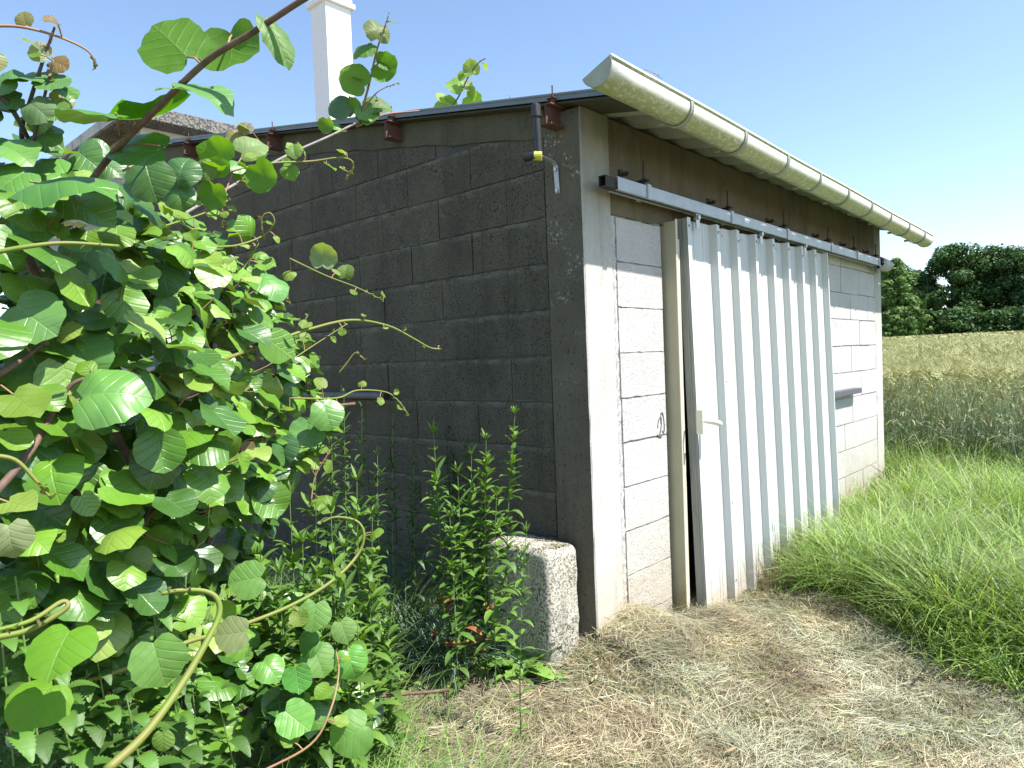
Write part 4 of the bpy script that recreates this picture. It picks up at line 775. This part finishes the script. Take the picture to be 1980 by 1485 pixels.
# ------------------------------------------------------------------ nettles
def serr(nseg=12):
    pr_ = [.15]
    for k in range(1, nseg): t = k/nseg; e = math.sin(math.pi*t**.75)**.8; pr_ += [e*1.12, e*.84]
    return pr_+[.02]
def nettle(u, v, D, h, label, s=1.0):
    top = at(u, v, D); zg = float(gz(top[0], top[1])); b = np.array([top[0]+random.uniform(-.05, .05), top[1]+random.uniform(-.05, .05), zg-.02]); h = max(.15, top[2]-zg)
    st = MB(); P = [b*(1-t)+top*t+np.array([.02*math.sin(t*4), 0, 0]) for t in np.linspace(0, 1, 7)]; st.tube(P, list(np.linspace(.0028, .0015, 7)), 6)
    B, D0, D1, LL, SD, CC = [], [], [], [], [], []
    n = int(h/.038)
    for k in range(n):
        t = (k+1)/n; i_ = t*5.99; p = P[int(i_)]*(1-i_ % 1)+P[int(i_)+1]*(i_ % 1)
        for q in range(2):
            aa = k*math.pi/2+math.pi*q+random.uniform(-.3, .3); hd = np.array([math.cos(aa), math.sin(aa), 0]); B.append(p+hd*.012); D0.append(hd+np.array([0, 0, .35])); D1.append(np.array([0, 0, -random.uniform(.5, .9)])); LL.append(.078*s*(1-.45*t**3)*random.uniform(.8, 1.2)); SD.append(np.array([-math.sin(aa), math.cos(aa), 0])); CC.append(pick([(.045, .14, .012), (.075, .20, .02), (.03, .095, .012)]))
    a = np.array; LL = a(LL); pf = serr(); V, F, k = strips(a(B), a(D0), a(D1), LL, LL*.56, a(SD), pf, fold=.25)
    o = empty('nettle', tuple(b), label, 'nettle', 'nettles below the vine'); st.build('stem', M['herb_stem'], o); npmesh('leaves', V, F, M['herb'], col=np.repeat(a(CC), k, 0), parent=o)
for (u, v, D, lb) in ((80,1000,1.6,'tallest nettle with pale top, left edge under the kiwi leaves'),(50,1110,1.5,'nettle below the tallest one at the left edge'),(170,1160,1.7,'nettle right of the curled brown shoot tip'),(215,1120,1.75,'nettle under the pair of young bronze leaves'),(20,1180,1.5,'nettle behind the curled shoot at the left edge'),(120,1290,1.6,'nettle behind the broad heart shaped leaf at bottom left'),(200,1250,1.7,'nettle right of the broad heart shaped leaf at bottom left'),(300,1110,1.75,'nettle left of the red tip of the big arching shoot'),(260,1340,1.7,'nettle where the long brown shoot leaves the grass'),(330,1200,1.8,'nettle framed by the bend of the big arching shoot'),(380,1280,1.9,'nettle just right of the big arching shoot'),(430,1330,1.9,'nettle among grass well right of the big arching shoot')):
    nettle(u, v, D, .5, lb, random.uniform(.95, 1.3))
# ------------------------------------------------------------------ blue-green grass tuft
def tuft(name, cen_, n, L0, L1, wd, cols, spread, label, cat, group=None, up=1.0, droop=.7, mat='grass', k=6):
    d = hdir(n); r = rng.uniform(0, 1, n)**.5*spread; base = np.array(cen_)[None]+d*r[:, None]; base[:, 2] = gz(base[:, 0], base[:, 1])-.01
    od = unit(d*.8+hdir(n)*.5); d0 = od*rng.uniform(.1, .6, n)[:, None]+[0, 0, up]; d1 = od*rng.uniform(.1, .5, n)[:, None]-np.array([0, 0, 1])*(droop*rng.uniform(.4, 1.2, n))[:, None]
    side = np.stack([-od[:, 1], od[:, 0], np.zeros(n)], 1); pf = np.concatenate([[.8, 1.0], np.linspace(.95, .05, k-2)])
    V, F, kk = strips(base, d0, d1, rng.uniform(L0, L1, n), rng.uniform(wd*.7, wd*1.2, n), side, pf); o = npmesh(name, V, F, M[mat], col=np.repeat(colmix(n, cols), kk, 0), smooth=True)
    return tag(o, label, cat, group)
BG = [(.15, .25, .17), (.20, .30, .22), (.10, .19, .11)]
for (u, v, D, lb) in ((800,1215,2.95,'blue green grass tuft between the weeds and the vine, left of its pair'),(872,1225,3.0,'blue green grass tuft right beside the stone block')):
    c_ = gnd(u, v+55); tuft('grass_tuft', c_, 380, .26, .42, .0075, BG, .13, lb, 'grass tuft', 'blue green grass tufts', droop=.75)
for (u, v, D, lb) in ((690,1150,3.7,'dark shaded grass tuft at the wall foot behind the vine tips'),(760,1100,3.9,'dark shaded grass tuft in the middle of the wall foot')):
    tuft('grass_tuft', at(u, v, D), 260, .4, .75, .006, [(.07, .13, .04), (.12, .17, .07)], .25, lb, 'grass tuft', 'shaded grass tufts', droop=.6)  # blade colours darkened, shade at the wall foot painted in
# leafy dock at the foot of the stone
def rosette(u, v, D, n, L0, wd, cols, label, name='dock_plant'):
    c_ = gnd(u, v); a_ = np.sort(rng.uniform(0, 2*np.pi, n)); od = np.stack([np.cos(a_), np.sin(a_), np.zeros(n)], 1); sd = np.stack([-od[:, 1], od[:, 0], np.zeros(n)], 1)
    pf = [.12, .14, .5, .30, .72, .5, .95, .66, 1.1, .75, 1.15, .8, 1.0, .7, .6, .1]; Lr = rng.uniform(L0*.7, L0*1.15, n)
    V, F, k = strips(np.repeat(c_[None], n, 0), od*.75+np.array([0, 0, 1])*rng.uniform(.35, 1.1, n)[:, None], od*.15-np.array([0, 0, 1])*rng.uniform(.3, .8, n)[:, None], Lr, Lr*wd, sd, pf, fold=.3)
    V = V+rng.normal(0, .003, V.shape); return tag(npmesh(name, V, F, M['herb'], col=np.repeat(colmix(n, cols, .08), k, 0), smooth=True), label, 'weed', 'broad leaved weeds at the stone foot')
DK = [(.17, .33, .05), (.22, .38, .07), (.13, .28, .04)]
rosette(1010, 1305, 2.75, 20, .19, .40, DK, 'bright lobed leafy weed at the foot of the stone block')
rosette(1060, 1305, 2.72, 10, .13, .42, DK, 'small leafy weed lying right of the stone foot')
rosette(940, 1305, 2.8, 12, .12, .45, DK, 'small pale leafy weed left of the stone foot')
rosette(840, 1330, 2.75, 9, .10, .5, DK, 'flat pale leafy weed on bare ground in front of the grass tufts')
# ------------------------------------------------------------------ masses nobody could count
EDGE = [(1.50, .2), (1.52, -.28), (1.60, -.52), (1.32, -.86), (.98, -1.2), (.86, -1.55), (.9, -2.6), (1.2, -6)]
def edge_x(y):
    ey = np.array([p[1] for p in EDGE])[::-1]; ex = np.array([p[0] for p in EDGE])[::-1]; return np.interp(y, ey, ex)
def inshed(x, y, m=.0): return (x > -m) & (x < 4.8+m) & (y > -m)
def grassfield(name, xy, L, wdt, cols, bend=.6, mat='grass', lean=.5, wind=None, k=5, heads=False, label_kind='stuff'):
    n = len(xy); base = np.stack([xy[:, 0], xy[:, 1], gz(xy[:, 0], xy[:, 1])-.01], 1); od = hdir(n)
    if wind is not None: od = unit(od+np.array(wind)[None])
    d0 = od*rng.uniform(.05, lean, n)[:, None]+[0, 0, 1]; d1 = od*rng.uniform(.1, .8, n)[:, None]-np.array([0, 0, 1])*(bend*rng.uniform(.2, 1.2, n))[:, None]
    side = hdir(n); side = unit(side-od*np.sum(side*od, 1, keepdims=True)+1e-4); pf = np.concatenate([[.8, 1.0], np.linspace(.9, .05, k-2)])
    V, F, kk = strips(base, d0, d1, L, wdt, side, pf); return V, F, np.repeat(colmix(n, cols), kk, 0)
def lumps(x, y, s): return np.array([mn.noise(Vector((a_*s, b_*s, 1.7))) for a_, b_ in zip(x, y)])
# tall meadow grass right of the mown patch
n = 150000; x = .7+rng.beta(1.05, 2.4, n)*10.5; y = -rng.beta(1.1, 2.0, n)*7.5+.6; y2 = np.where(x > 4.85, rng.uniform(-6, 4.5, n), y)
ok = (x > edge_x(y2)+rng.normal(0, .06, n)) & ~inshed(x, y2, .0) & ~((y2 > -.21) & (x < 3.05)); ok &= (y2 > -.16*x-2.6)
x = x[ok]; y = y2[ok]; lp = lumps(x, y, 1.6); dist = x-edge_x(y)
Lg = (.35+.30*lp+.25*lumps(x, y, 4.0)+rng.uniform(-.16, .20, len(x))).clip(.08, .8)*np.clip(.6+dist*1.1, .6, 1.0)*np.clip(1+.22*(x-4), 1, 1.8); Lg *= np.where((y > -.35) & (x < 4.8), .75, 1.0)
V1, F1, C1 = grassfield('g', np.stack([x, y], 1), Lg, rng.uniform(.0035, .009, len(x)), [(.17, .31, .045), (.25, .38, .07), (.11, .21, .03), (.40, .49, .2)], bend=.65, lean=.75, wind=(.22, -.15, 0), k=5)
C1 = C1*np.repeat((.95+.8*lumps(x, y, 3.3)+.5*lumps(x, y, 9.0))[:, None], 5*2, 0).clip(.4, 1.7)
tag(npmesh('meadow_grass', V1, F1, M['grass'], col=C1, smooth=True), 'tall bright green meadow grass between the shed door and the grain field', 'grass', kind='stuff')
# pale flowering stems leaning over the meadow
n = 9000; x = rng.uniform(1.0, 9, n)**1.0; y = rng.uniform(-5, 4, n); ok = (x > edge_x(y)+.12) & ~inshed(x, y, .06) & (y > -.16*x-2.6); x = x[ok]; y = y[ok]; n = len(x)
base = np.stack([x, y, gz(x, y)], 1); od = unit(hdir(n)+np.array([.9, -.6, 0])); Ls = rng.uniform(.35, .62, n); d0 = od*.35+[0, 0, 1]; d1 = od*.55-np.array([0, 0, .45]); sd = unit(np.cross(od, [0, 0, 1.0]))
V1, F1, k1 = strips(base, d0, d1, Ls, .0022, sd, [1, .9, .8, .7, .6]); tipb = base+Ls[:, None]*(.72*d0+.52*d1); td = unit(d0+1.5*d1)
V2, F2, k2 = strips(tipb, td, od*.2, Ls*.26, .0042, sd, [.3, 1, .9, .6, .1]); cs = colmix(n, [(.42, .42, .26), (.34, .38, .2), (.5, .45, .32)])
V, F, C = joinm([(V1, F1, np.repeat(cs*.7, k1, 0)), (V2, F2, np.repeat(cs, k2, 0))]); tag(npmesh('seed_heads', V, F, M['straw'], col=C), 'pale seeding grass stems leaning over the meadow', 'grass', kind='stuff')
n = 15000; x = rng.uniform(5.0, 8.2, n); y = rng.uniform(-4, 3.5, n); ok = (x > 5.2+.35*rng.random(n)) & (y > -.16*x-2.4); x, y = x[ok], y[ok]; n = len(x)
V1, F1, C1 = grassfield('m', np.stack([x, y], 1), (.25+.25*(x-5.0)/2+.3*rng.random(n)), rng.uniform(.004, .008, n), [(.30, .40, .2), (.22, .36, .12), (.42, .48, .32), (.16, .26, .1)], bend=.45, lean=.5, k=5)
m_ = rng.random(n) < .22; b2 = np.stack([x[m_], y[m_], gz(x[m_], y[m_])+.35+.35*rng.random(m_.sum())], 1); o2_ = unit(hdir(m_.sum())+[.6, -.3, 0]); V2, F2, k2 = strips(b2, o2_*.7+[0, 0, .8], o2_*.5-np.array([[0, 0, .7]]), rng.uniform(.12, .3, m_.sum()), .008, unit(np.cross(o2_, [0, 0, 1.0])), [.3, .9, 1, .7, .1])
V, F, C = joinm([(V1, F1, C1), (V2, F2, np.repeat(colmix(m_.sum(), [(.5, .5, .36), (.4, .44, .28)]), k2, 0))]); tag(npmesh('margin_grass', V, F, M['grass'], col=C), 'tall grey green grasses at the front margin of the grain field', 'grass', kind='stuff')
for (u, v, n_, L0_, L1_, sp_, up_, dr_, lb) in ((1310,1185,260,.06,.19,.07,1,.3,'dry brown grass tuft at the foot of the cream door jamb'),(1225,1190,160,.05,.14,.09,1,.5,'dry grass tuft at the foot of the corner pillar'),(1500,1130,120,.15,.42,.10,1,.2,'thin straggling grass stems against the foot of the door'),(1650,985,200,.2,.5,.16,1,.15,'thin dry stalks standing against the wall under the dark ledge')):
    c_ = gnd(u, v); tuft('dry_tuft', c_, n_, L0_, L1_, .0028, [(.40, .33, .2), (.3, .22, .13), (.34, .36, .2)], sp_, lb, 'grass tuft', 'dry grass tufts', up=up_, droop=dr_, mat='straw')
# trampled pale swathe near the front edge of the meadow
n = 1500; t = rng.uniform(0, 1, n); cxy = np.stack([1.75+.5*t+rng.normal(0, .10, n), -1.15-.25*t+rng.normal(0, .09, n)], 1); base = np.stack([cxy[:, 0], cxy[:, 1], gz(cxy[:, 0], cxy[:, 1])+rng.uniform(.12, .30, n)], 1)
od = unit(hdir(n)*.35+np.array([-.4, -1.0, 0])); V, F, k = strips(base, od+np.array([0, 0, .25]), od*.1-np.array([0, 0, .5]), rng.uniform(.12, .26, n), .0032, unit(np.cross(od, [0, 0, 1.0])), [.8, 1, .9, .6, .1])
tag(npmesh('flattened_grass', V, F, M['straw'], col=np.repeat(colmix(n, [(.36, .38, .2), (.28, .34, .15), (.42, .4, .26)]), k, 0), smooth=True), 'flattened pale grass at the near edge of the meadow', 'grass', kind='stuff')
# mown dry clippings
def hay(n, xr, yr, zoff, Lr, wr, cols, dens=None, dirb=None):
    x = rng.uniform(*xr, n); y = rng.uniform(*yr, n); ok = ~inshed(x, y, -.02) & ~((x > bx0) & (x < bx1) & (y > by0) & (y < by1)) & (x < edge_x(y)+.45*rng.random(n)) & (x > -1.75-.25*np.maximum(0, y)) 
    ok &= ~((x < np.minimum(-1.28+1.0*np.clip(y, 0, 2), -.42)+rng.normal(0, .05, n)) & (y > -.3)) & ~((y > .42+rng.normal(0, .05, n)) & (x < -.3))
    if dens is not None: ok &= rng.random(n) < dens(x, y)
    x, y = x[ok], y[ok]; n = len(x); base = np.stack([x, y, gz(x, y)+rng.uniform(*zoff, n)*(.6+.8*np.clip(lumps(x, y, 3)+.4, 0, 1))], 1)
    fl_ = np.stack([np.array([mn.noise(Vector((a_*1.3, b_*1.3, 9))) for a_, b_ in zip(x, y)])*5, np.zeros(n)], 1)[:, 0]; aa = fl_+rng.normal(0, .9, n); od = np.stack([np.cos(aa), np.sin(aa), rng.normal(.05, .2, n)], 1)
    sd = unit(np.cross(od, [0, 0, 1.0])+rng.normal(0, .5, (n, 3))); cv = unit(rng.normal(0, 1, (n, 3)))*.25; cv[:, 2] -= .12; Lh = rng.uniform(*Lr, n)
    V, F, k = strips(base, od, cv, Lh, rng.uniform(*wr, n), sd, [.6, 1, .9, .4]); cc = colmix(n, cols, .16); z1 = lumps(x, y, 1.25)[:, None]; z2 = lumps(x+7, y-3, 2.1)[:, None]; z3 = lumps(x-5, y+9, 4.5)[:, None]
    cc = cc*np.clip(1.14+.8*z3+.4*z1, .82, 1.5); g_ = np.clip(z2*2.0-.08, 0, .6); cc = cc*(1-g_)+g_*cc.mean(1, keepdims=True)*np.array([[.98, 1.07, .78]]); r_ = np.clip(-z2*2.0-.15, 0, .45); cc = cc*(1-r_)+r_*cc.mean(1, keepdims=True)*np.array([[1.10, .86, .58]])
    return V, F, np.repeat(np.clip(cc, .02, .8), k, 0), x, y, k
HAY = [(.50, .43, .30), (.41, .36, .24), (.30, .225, .14), (.41, .40, .27), (.26, .29, .15), (.62, .56, .44), (.20, .145, .09)]
V1, F1, C1, x, y, k = hay(230000, (-2.2, 2.6), (-3.4, 1.0), (.001, .035), (.025, .10), (.0010, .0026), HAY)
V2, F2, C2, x2, y2_, k2 = hay(40000, (-2.0, 2.2), (-3.2, .3), (.01, .045), (.06, .17), (.0012, .0028), [(.27, .31, .23), (.21, .26, .17), (.36, .37, .29)], dens=lambda x, y: np.clip(.15+1.6*lumps(x, y, 1.7), .03, 1))
V3, F3, C3, *_ = hay(7000, (-.05, .85), (-.28, -.02), (.0, .08), (.04, .13), (.0010, .0026), HAY)
V, F, C = joinm([(V1, F1, C1), (V2, F2, C2), (V3, F3, C3)]); tag(npmesh('cut_hay', V, F, M['straw'], col=C), 'dry mown grass clippings lying in front of the shed', 'hay', kind='stuff')
# short living stubble through the hay
n = 60000; x = rng.uniform(-2.2, 2.4, n); y = rng.uniform(-3.4, .6, n); lp = lumps(x, y, 2.3); ok = (lp > -.02+rng.uniform(-.12, .2, n)) & ~inshed(x, y) & (x < edge_x(y)+.2); x, y = x[ok], y[ok]
V1, F1, C1 = grassfield('s', np.stack([x, y], 1), rng.uniform(.03, .085, len(x)), rng.uniform(.0015, .003, len(x)), [(.13, .22, .05), (.22, .27, .09), (.27, .22, .1)], k=4)
tag(npmesh('stubble', V1, F1, M['grass'], col=C1), 'short green grass stubble showing through the clippings', 'grass', kind='stuff')
# rank grass and low herbs under the vine
n = 60000; u = rng.uniform(-3.4, -.3, n); v = rng.uniform(-.6, 3.4, n); ok = (u < np.minimum(-1.3+1.0*np.clip(v, 0, 2), -.45)+rng.normal(0, .07, n)) & (u < -.08) & (np.hypot(u-CAM[0], v-CAM[1]) > .95); ok &= ~((v < .55) & (u > -1.05+rng.normal(0, .05, n))); x, y = u[ok], v[ok]
V1, F1, C1 = grassfield('r', np.stack([x, y], 1), np.where(x < -1.5, 1.5, 1.0)*rng.uniform(.15, .42, len(x)), rng.uniform(.0028, .0052, len(x)), [(.14, .30, .045), (.22, .38, .08), (.08, .18, .03), (.36, .46, .2)], k=6, bend=.8, lean=.7)
tag(npmesh('rank_grass', V1, F1, M['grass'], col=C1, smooth=True), 'rank green grass growing under the vine at left', 'grass', kind='stuff')
n = 15000; x = rng.uniform(-2.9, -1.05, n); y = rng.uniform(-.6, 1.6, n); ok = (x < -1.2+.12*y) & (np.hypot(x-CAM[0], y-CAM[1]) > 1.45) & (lumps(x, y, 2.5) > -.25); x, y = x[ok], y[ok]
V1, F1, C1 = grassfield('f', np.stack([x, y], 1), rng.uniform(.25, .62, len(x)), rng.uniform(.003, .0065, len(x)), [(.18, .34, .04), (.28, .43, .08), (.10, .2, .025), (.45, .5, .26)], k=6, bend=.7, lean=.6)
tag(npmesh('long_grass', V1, F1, M['grass'], col=C1, smooth=True), 'bright long grass in the bottom left foreground', 'grass', kind='stuff')
n = 9000; u = rng.uniform(-2.6, -.35, n); v = rng.uniform(-.5, 1.6, n); lim = np.minimum(-1.25+1.0*np.clip(v, 0, 2), -.42); ok = (u < lim+rng.normal(0, .10, n)) & (u > lim-1.1); x, y = u[ok], v[ok]; n = len(x)
base = np.stack([x, y, gz(x, y)+rng.uniform(0, .26, n)*np.clip((lim[ok]-x)*2+.3, .1, 1)], 1); od = hdir(n); V, F, k = strips(base, od*.9+[0, 0, .4], -np.array([[0, 0, .6]])*rng.uniform(.4, 1.2, (n, 1)), rng.uniform(.025, .065, n), rng.uniform(.012, .026, n), np.stack([-od[:, 1], od[:, 0], np.zeros(n)], 1), [.3, 1, .95, .6, .05], fold=.25)
tag(npmesh('low_herbs', V, F, M['herb'], col=np.repeat(colmix(n, [(.075, .165, .02), (.13, .23, .03), (.19, .26, .07), (.04, .10, .015)], .2), k, 0), smooth=True), 'low leafy weeds covering the ground between vine and hay', 'weeds', kind='stuff')
n = 700; x = rng.uniform(-1.3, 1.6, n); y = rng.uniform(-2.6, .3, n); ok = ~inshed(x, y) & (x < edge_x(y)) & (x > np.minimum(-1.35+1.0*np.clip(y, 0, 2), -.42)); x, y = x[ok], y[ok]; n = len(x)
base = np.stack([x, y, gz(x, y)+rng.uniform(.012, .035, n)], 1); od = hdir(n)+[0, 0, .15]; V, F, k = strips(base, od, -np.array([[0, 0, .2]])*np.ones((n, 1)), rng.uniform(.02, .06, n), rng.uniform(.006, .018, n), unit(np.cross(od, [0, 0, 1.0])), [.3, 1, .9, .1], fold=.4)
tag(npmesh('leaf_litter', V, F, M['straw'], col=np.repeat(colmix(n, [(.45, .36, .22), (.24, .16, .09), (.3, .36, .16)]), k, 0)), 'dead leaf scraps scattered over the mown ground', 'litter', kind='stuff')
# ------------------------------------------------------------------ ripening grain field
def grain(n, r0, r1, hgt, w_, head, awn, kk, a0=-.15, a1=.42):
    r = np.sqrt(rng.uniform(r0*r0, r1*r1, n)); a_ = rng.uniform(a0, a1, n); x = CAM[0]+r*np.cos(a_); y = CAM[1]+r*np.sin(a_); ok = (x > 6.0+.12*y+rng.normal(0, .12, n)) & (y > -3.0-.05*x); x, y = x[ok], y[ok]; r = r[ok]; n = len(x)
    base = np.stack([x, y, gz(x, y)+(hgt-.45 if r0 > 14 else 0)], 1); H = (hgt if r0 <= 14 else .45)*(rng.uniform(.86, 1.08, n) if r0 > 10 else 1.08-.55*rng.random(n)**2.2); od = hdir(n); d0 = od*.06+[0, 0, 1]; d1 = od*.12+np.zeros(3)
    sd = hdir(n); V1, F1, k1 = strips(base, d0, d1, H*.93, w_, sd, np.linspace(1, .7, kk)); tip = base+(H*.93)[:, None]*(d0+d1)
    hd0 = od*.5+[0, 0, .85]; hd1 = od*.45-np.array([0, 0, 1])*rng.uniform(.2, .9, n)[:, None]; hl = head*rng.uniform(.8, 1.2, n); sd2 = unit(np.cross(od, [0, 0, 1.0])+rng.normal(0, .4, (n, 3)))
    V2, F2, k2 = strips(tip, hd0, hd1, hl, w_*4.2, sd2, [.5, 1, .95, .5, .08])
    Ca = colmix(n, [(.44, .53, .33), (.52, .60, .42), (.34, .44, .25)], .08); Cb = colmix(n, [(.40, .38, .19), (.33, .35, .17), (.47, .42, .23), (.25, .29, .13)], .1)
    parts = [(V1, F1, np.repeat(Ca, k1, 0)), (V2, F2, np.repeat(Cb, k2, 0))]
    for q in range(awn):
        ad = unit(hd0+rng.normal(0, .3, (n, 3))); V3, F3, k3 = strips(tip+hl[:, None]*.3*hd0, ad, hd1*.5, hl*1.25, w_*.8, sd2, [1, .7, .2]); parts.append((V3, F3, np.repeat(Cb*1.1, k3, 0)))
    if r0 <= 14:
        for q in range(2):
            zz = rng.uniform(.1, .75, n)[:, None]; ad = unit(hdir(n)*.7+[0, 0, .9]); V3, F3, k3 = strips(base+H[:, None]*zz*d0, ad, -np.array([[0, 0, .9]])*np.ones((n, 1)), rng.uniform(.12, .25, n), .008, unit(np.cross(ad, [0, 0, 1.0])), [.8, 1, .7, .1]); parts.append((V3, F3, np.repeat(Ca*.9, k3, 0)))
    return joinm(parts)
parts = [grain(24000, 8, 13.5, 1.10, .0048, .11, 3, 4), grain(22000, 13.5, 24, 1.10, .007, .13, 2, 3), grain(26000, 24, 45, 1.10, .013, .17, 1, 3), grain(26000, 45, 92, 1.12, .028, .28, 0, 3)]
V, F, C = joinm(parts); tag(npmesh('grain_field', V, F, M['straw'], col=C), 'ripening bearded grain field stretching to the distant trees', 'crop', kind='stuff')
# dense under-layer of the crop
xs2 = np.concatenate([np.linspace(7.6, 20, 30), np.geomspace(21, 91, 30)]); ys2 = np.linspace(-8, 46, 90); X, Y = np.meshgrid(xs2, ys2, indexing='ij'); hh = np.clip((X-8.0)*.45, 0, 1)*.80+.0
Z = gz(X, Y)+hh+rng.normal(0, .03, X.shape)+np.clip(X-20, 0, 10)*.014; ok_ = Y > -8
V = np.stack([X, Y, Z], -1).reshape(-1, 3); ny = len(ys2); i, j = np.meshgrid(np.arange(len(xs2)-1), np.arange(ny-1), indexing='ij'); a = (i*ny+j).ravel()
g = G('crop_mass'); c = g.mix(g.ramp(g.noise(9, 6, .8), .35, .65), (.10, .14, .06), (.30, .29, .14)); g.bump(g.noise(20, 6, .8), .1); M['crop'] = g.fin(c, .9, spec=.1)
tag(npmesh('grain_mass', V, np.stack([a, a+ny, a+ny+1, a+1], 1), M['crop']), 'dense body of the grain crop below its ears', 'crop', kind='stuff')
# ------------------------------------------------------------------ woodland edge
def tree(x, y, h, rw_, cols, label, cat='tree', name='broadleaf_tree', n=7000, leaf=.36, low=.03, group='trees at the far edge of the grain'):
    z0 = float(gz(x, y)); o = empty(name, (x, y, z0), label, cat, group)
    w = MB(); w.tube([(x, y, z0-.2), (x+.1, y, z0+h*.3), (x, y+.15, z0+h*.62)], [.30, .22, .10], 8)
    for q in range(5):
        a_ = random.uniform(0, 6.28); w.tube([(x, y, z0+h*(.25+.07*q)), (x+math.cos(a_)*rw_*.35, y+math.sin(a_)*rw_*.35, z0+h*(.42+.07*q)), (x+math.cos(a_)*rw_*.6, y+math.sin(a_)*rw_*.6, z0+h*(.55+.07*q))], [.13, .08, .03], 5)
    w.build('trunk', M['stem'], o)
    K = 70; cl = []
    for q in range(K):
        t = rng.uniform(low, 1); rr_ = rw_*math.sin(math.pi*min(.93, .16+.78*t))**.6*random.uniform(.25, 1.0); a_ = random.uniform(0, 6.28); cl.append((x+math.cos(a_)*rr_, y+math.sin(a_)*rr_, z0+h*t*.93, random.uniform(.18, .32)*rw_))
    cl = np.array(cl); pk = rng.integers(0, K, n); d = unit(rng.normal(0, 1, (n, 3))); P = cl[pk, :3]+d*(cl[pk, 3]*rng.uniform(.55, 1.1, n))[:, None]*[1, 1, .75]
    nn = unit(d+rng.normal(0, .6, (n, 3))+[0, 0, .5]); tt = unit(np.cross(nn, rng.normal(0, 1, (n, 3)))); bb = np.cross(nn, tt); s_ = (leaf*rng.uniform(.5, 1.2, n))[:, None]
    V = np.stack([P-tt*s_*.5, P-bb*s_*.32, P+tt*s_*.5, P+bb*s_*.32], 1).reshape(-1, 3); F = np.arange(4*n).reshape(-1, 4); cc = colmix(n, cols, .1)
    cc *= rng.uniform(.75, 1.25, K)[pk][:, None]; npmesh('crown', V, F, M['far_leaf'], col=np.repeat(cc, 4, 0), parent=o)
DKT = [(.055, .115, .035), (.075, .15, .045), (.04, .085, .03)]; LTT = [(.13, .23, .06), (.17, .27, .08), (.10, .18, .05)]
def tp(u, D): d = ray(u, 650); return CAM[0]+d[0]*D, CAM[1]+d[1]*D
for (u, D, vt, rw_, cols, lb) in ((1845,84,494,3.9,DKT,'big dark round oak in the middle of the visible wood edge'),(1952,85,500,4.2,DKT,'big dark oak at the right end of the wood edge'),(2075,85,505,4.2,DKT,'dark oak beyond the right end of the wood edge'),
    (1722,80,520,2.2,LTT,'slim light green tree rising just beside the shed corner'),(1760,83,545,2.6,LTT,'pale grey green tree left of the big dark oak'),(1660,88,540,3.6,LTT,'light green tree partly hidden by the shed'),(1790,88,545,2.2,DKT,'narrow dark tree against the left flank of the big oak'),
    (2200,86,500,4.2,DKT,'dark oak far right along the wood edge'),(1560,90,530,4.0,DKT,'dark oak behind the shed'),(1900,92,505,3.4,DKT,'dark oak in the gap between the two big oaks'),(1460,92,520,4.2,DKT,'second dark oak behind the shed'),(1740,96,532,3.6,DKT,'dark tree rising behind the two pale green trees beside the shed corner')):
    x, y = tp(u, D); top = CAM[2]+ray(u, vt)[2]/math.hypot(*ray(u, vt)[:2])*D; tree(x, y, top-float(gz(x, y))+1.3, rw_, cols, lb, n=24000 if rw_ > 3 else 13000)
for (u, D, vt, rw_, cols, lb) in ((1735,78,600,1.7,LTT,'bright green bush at the wood foot beside the shed corner'),(1765,78,592,1.6,LTT,'yellow green bush at the foot of the wood'),(1800,80,600,2.2,DKT,'dark bush under the left flank of the big oak'),(1860,79,600,2.6,DKT,'dark bush under the big oak'),(1920,79,605,2.6,DKT,'dark bush between the two big oaks'),(1980,79,600,2.6,DKT,'dark bush at the right edge of the wood'),(2050,80,600,2.8,DKT,'dark bush beyond the right edge of the wood'),(1690,80,605,2.4,DKT,'dark bush behind the shed corner')):
    x, y = tp(u, D); top = CAM[2]+ray(u, vt)[2]/math.hypot(*ray(u, vt)[:2])*D; tree(x, y, top-float(gz(x, y))+.2, rw_, cols, lb, 'bush', 'bush', n=6000, low=.0, group='bushes at the wood edge')
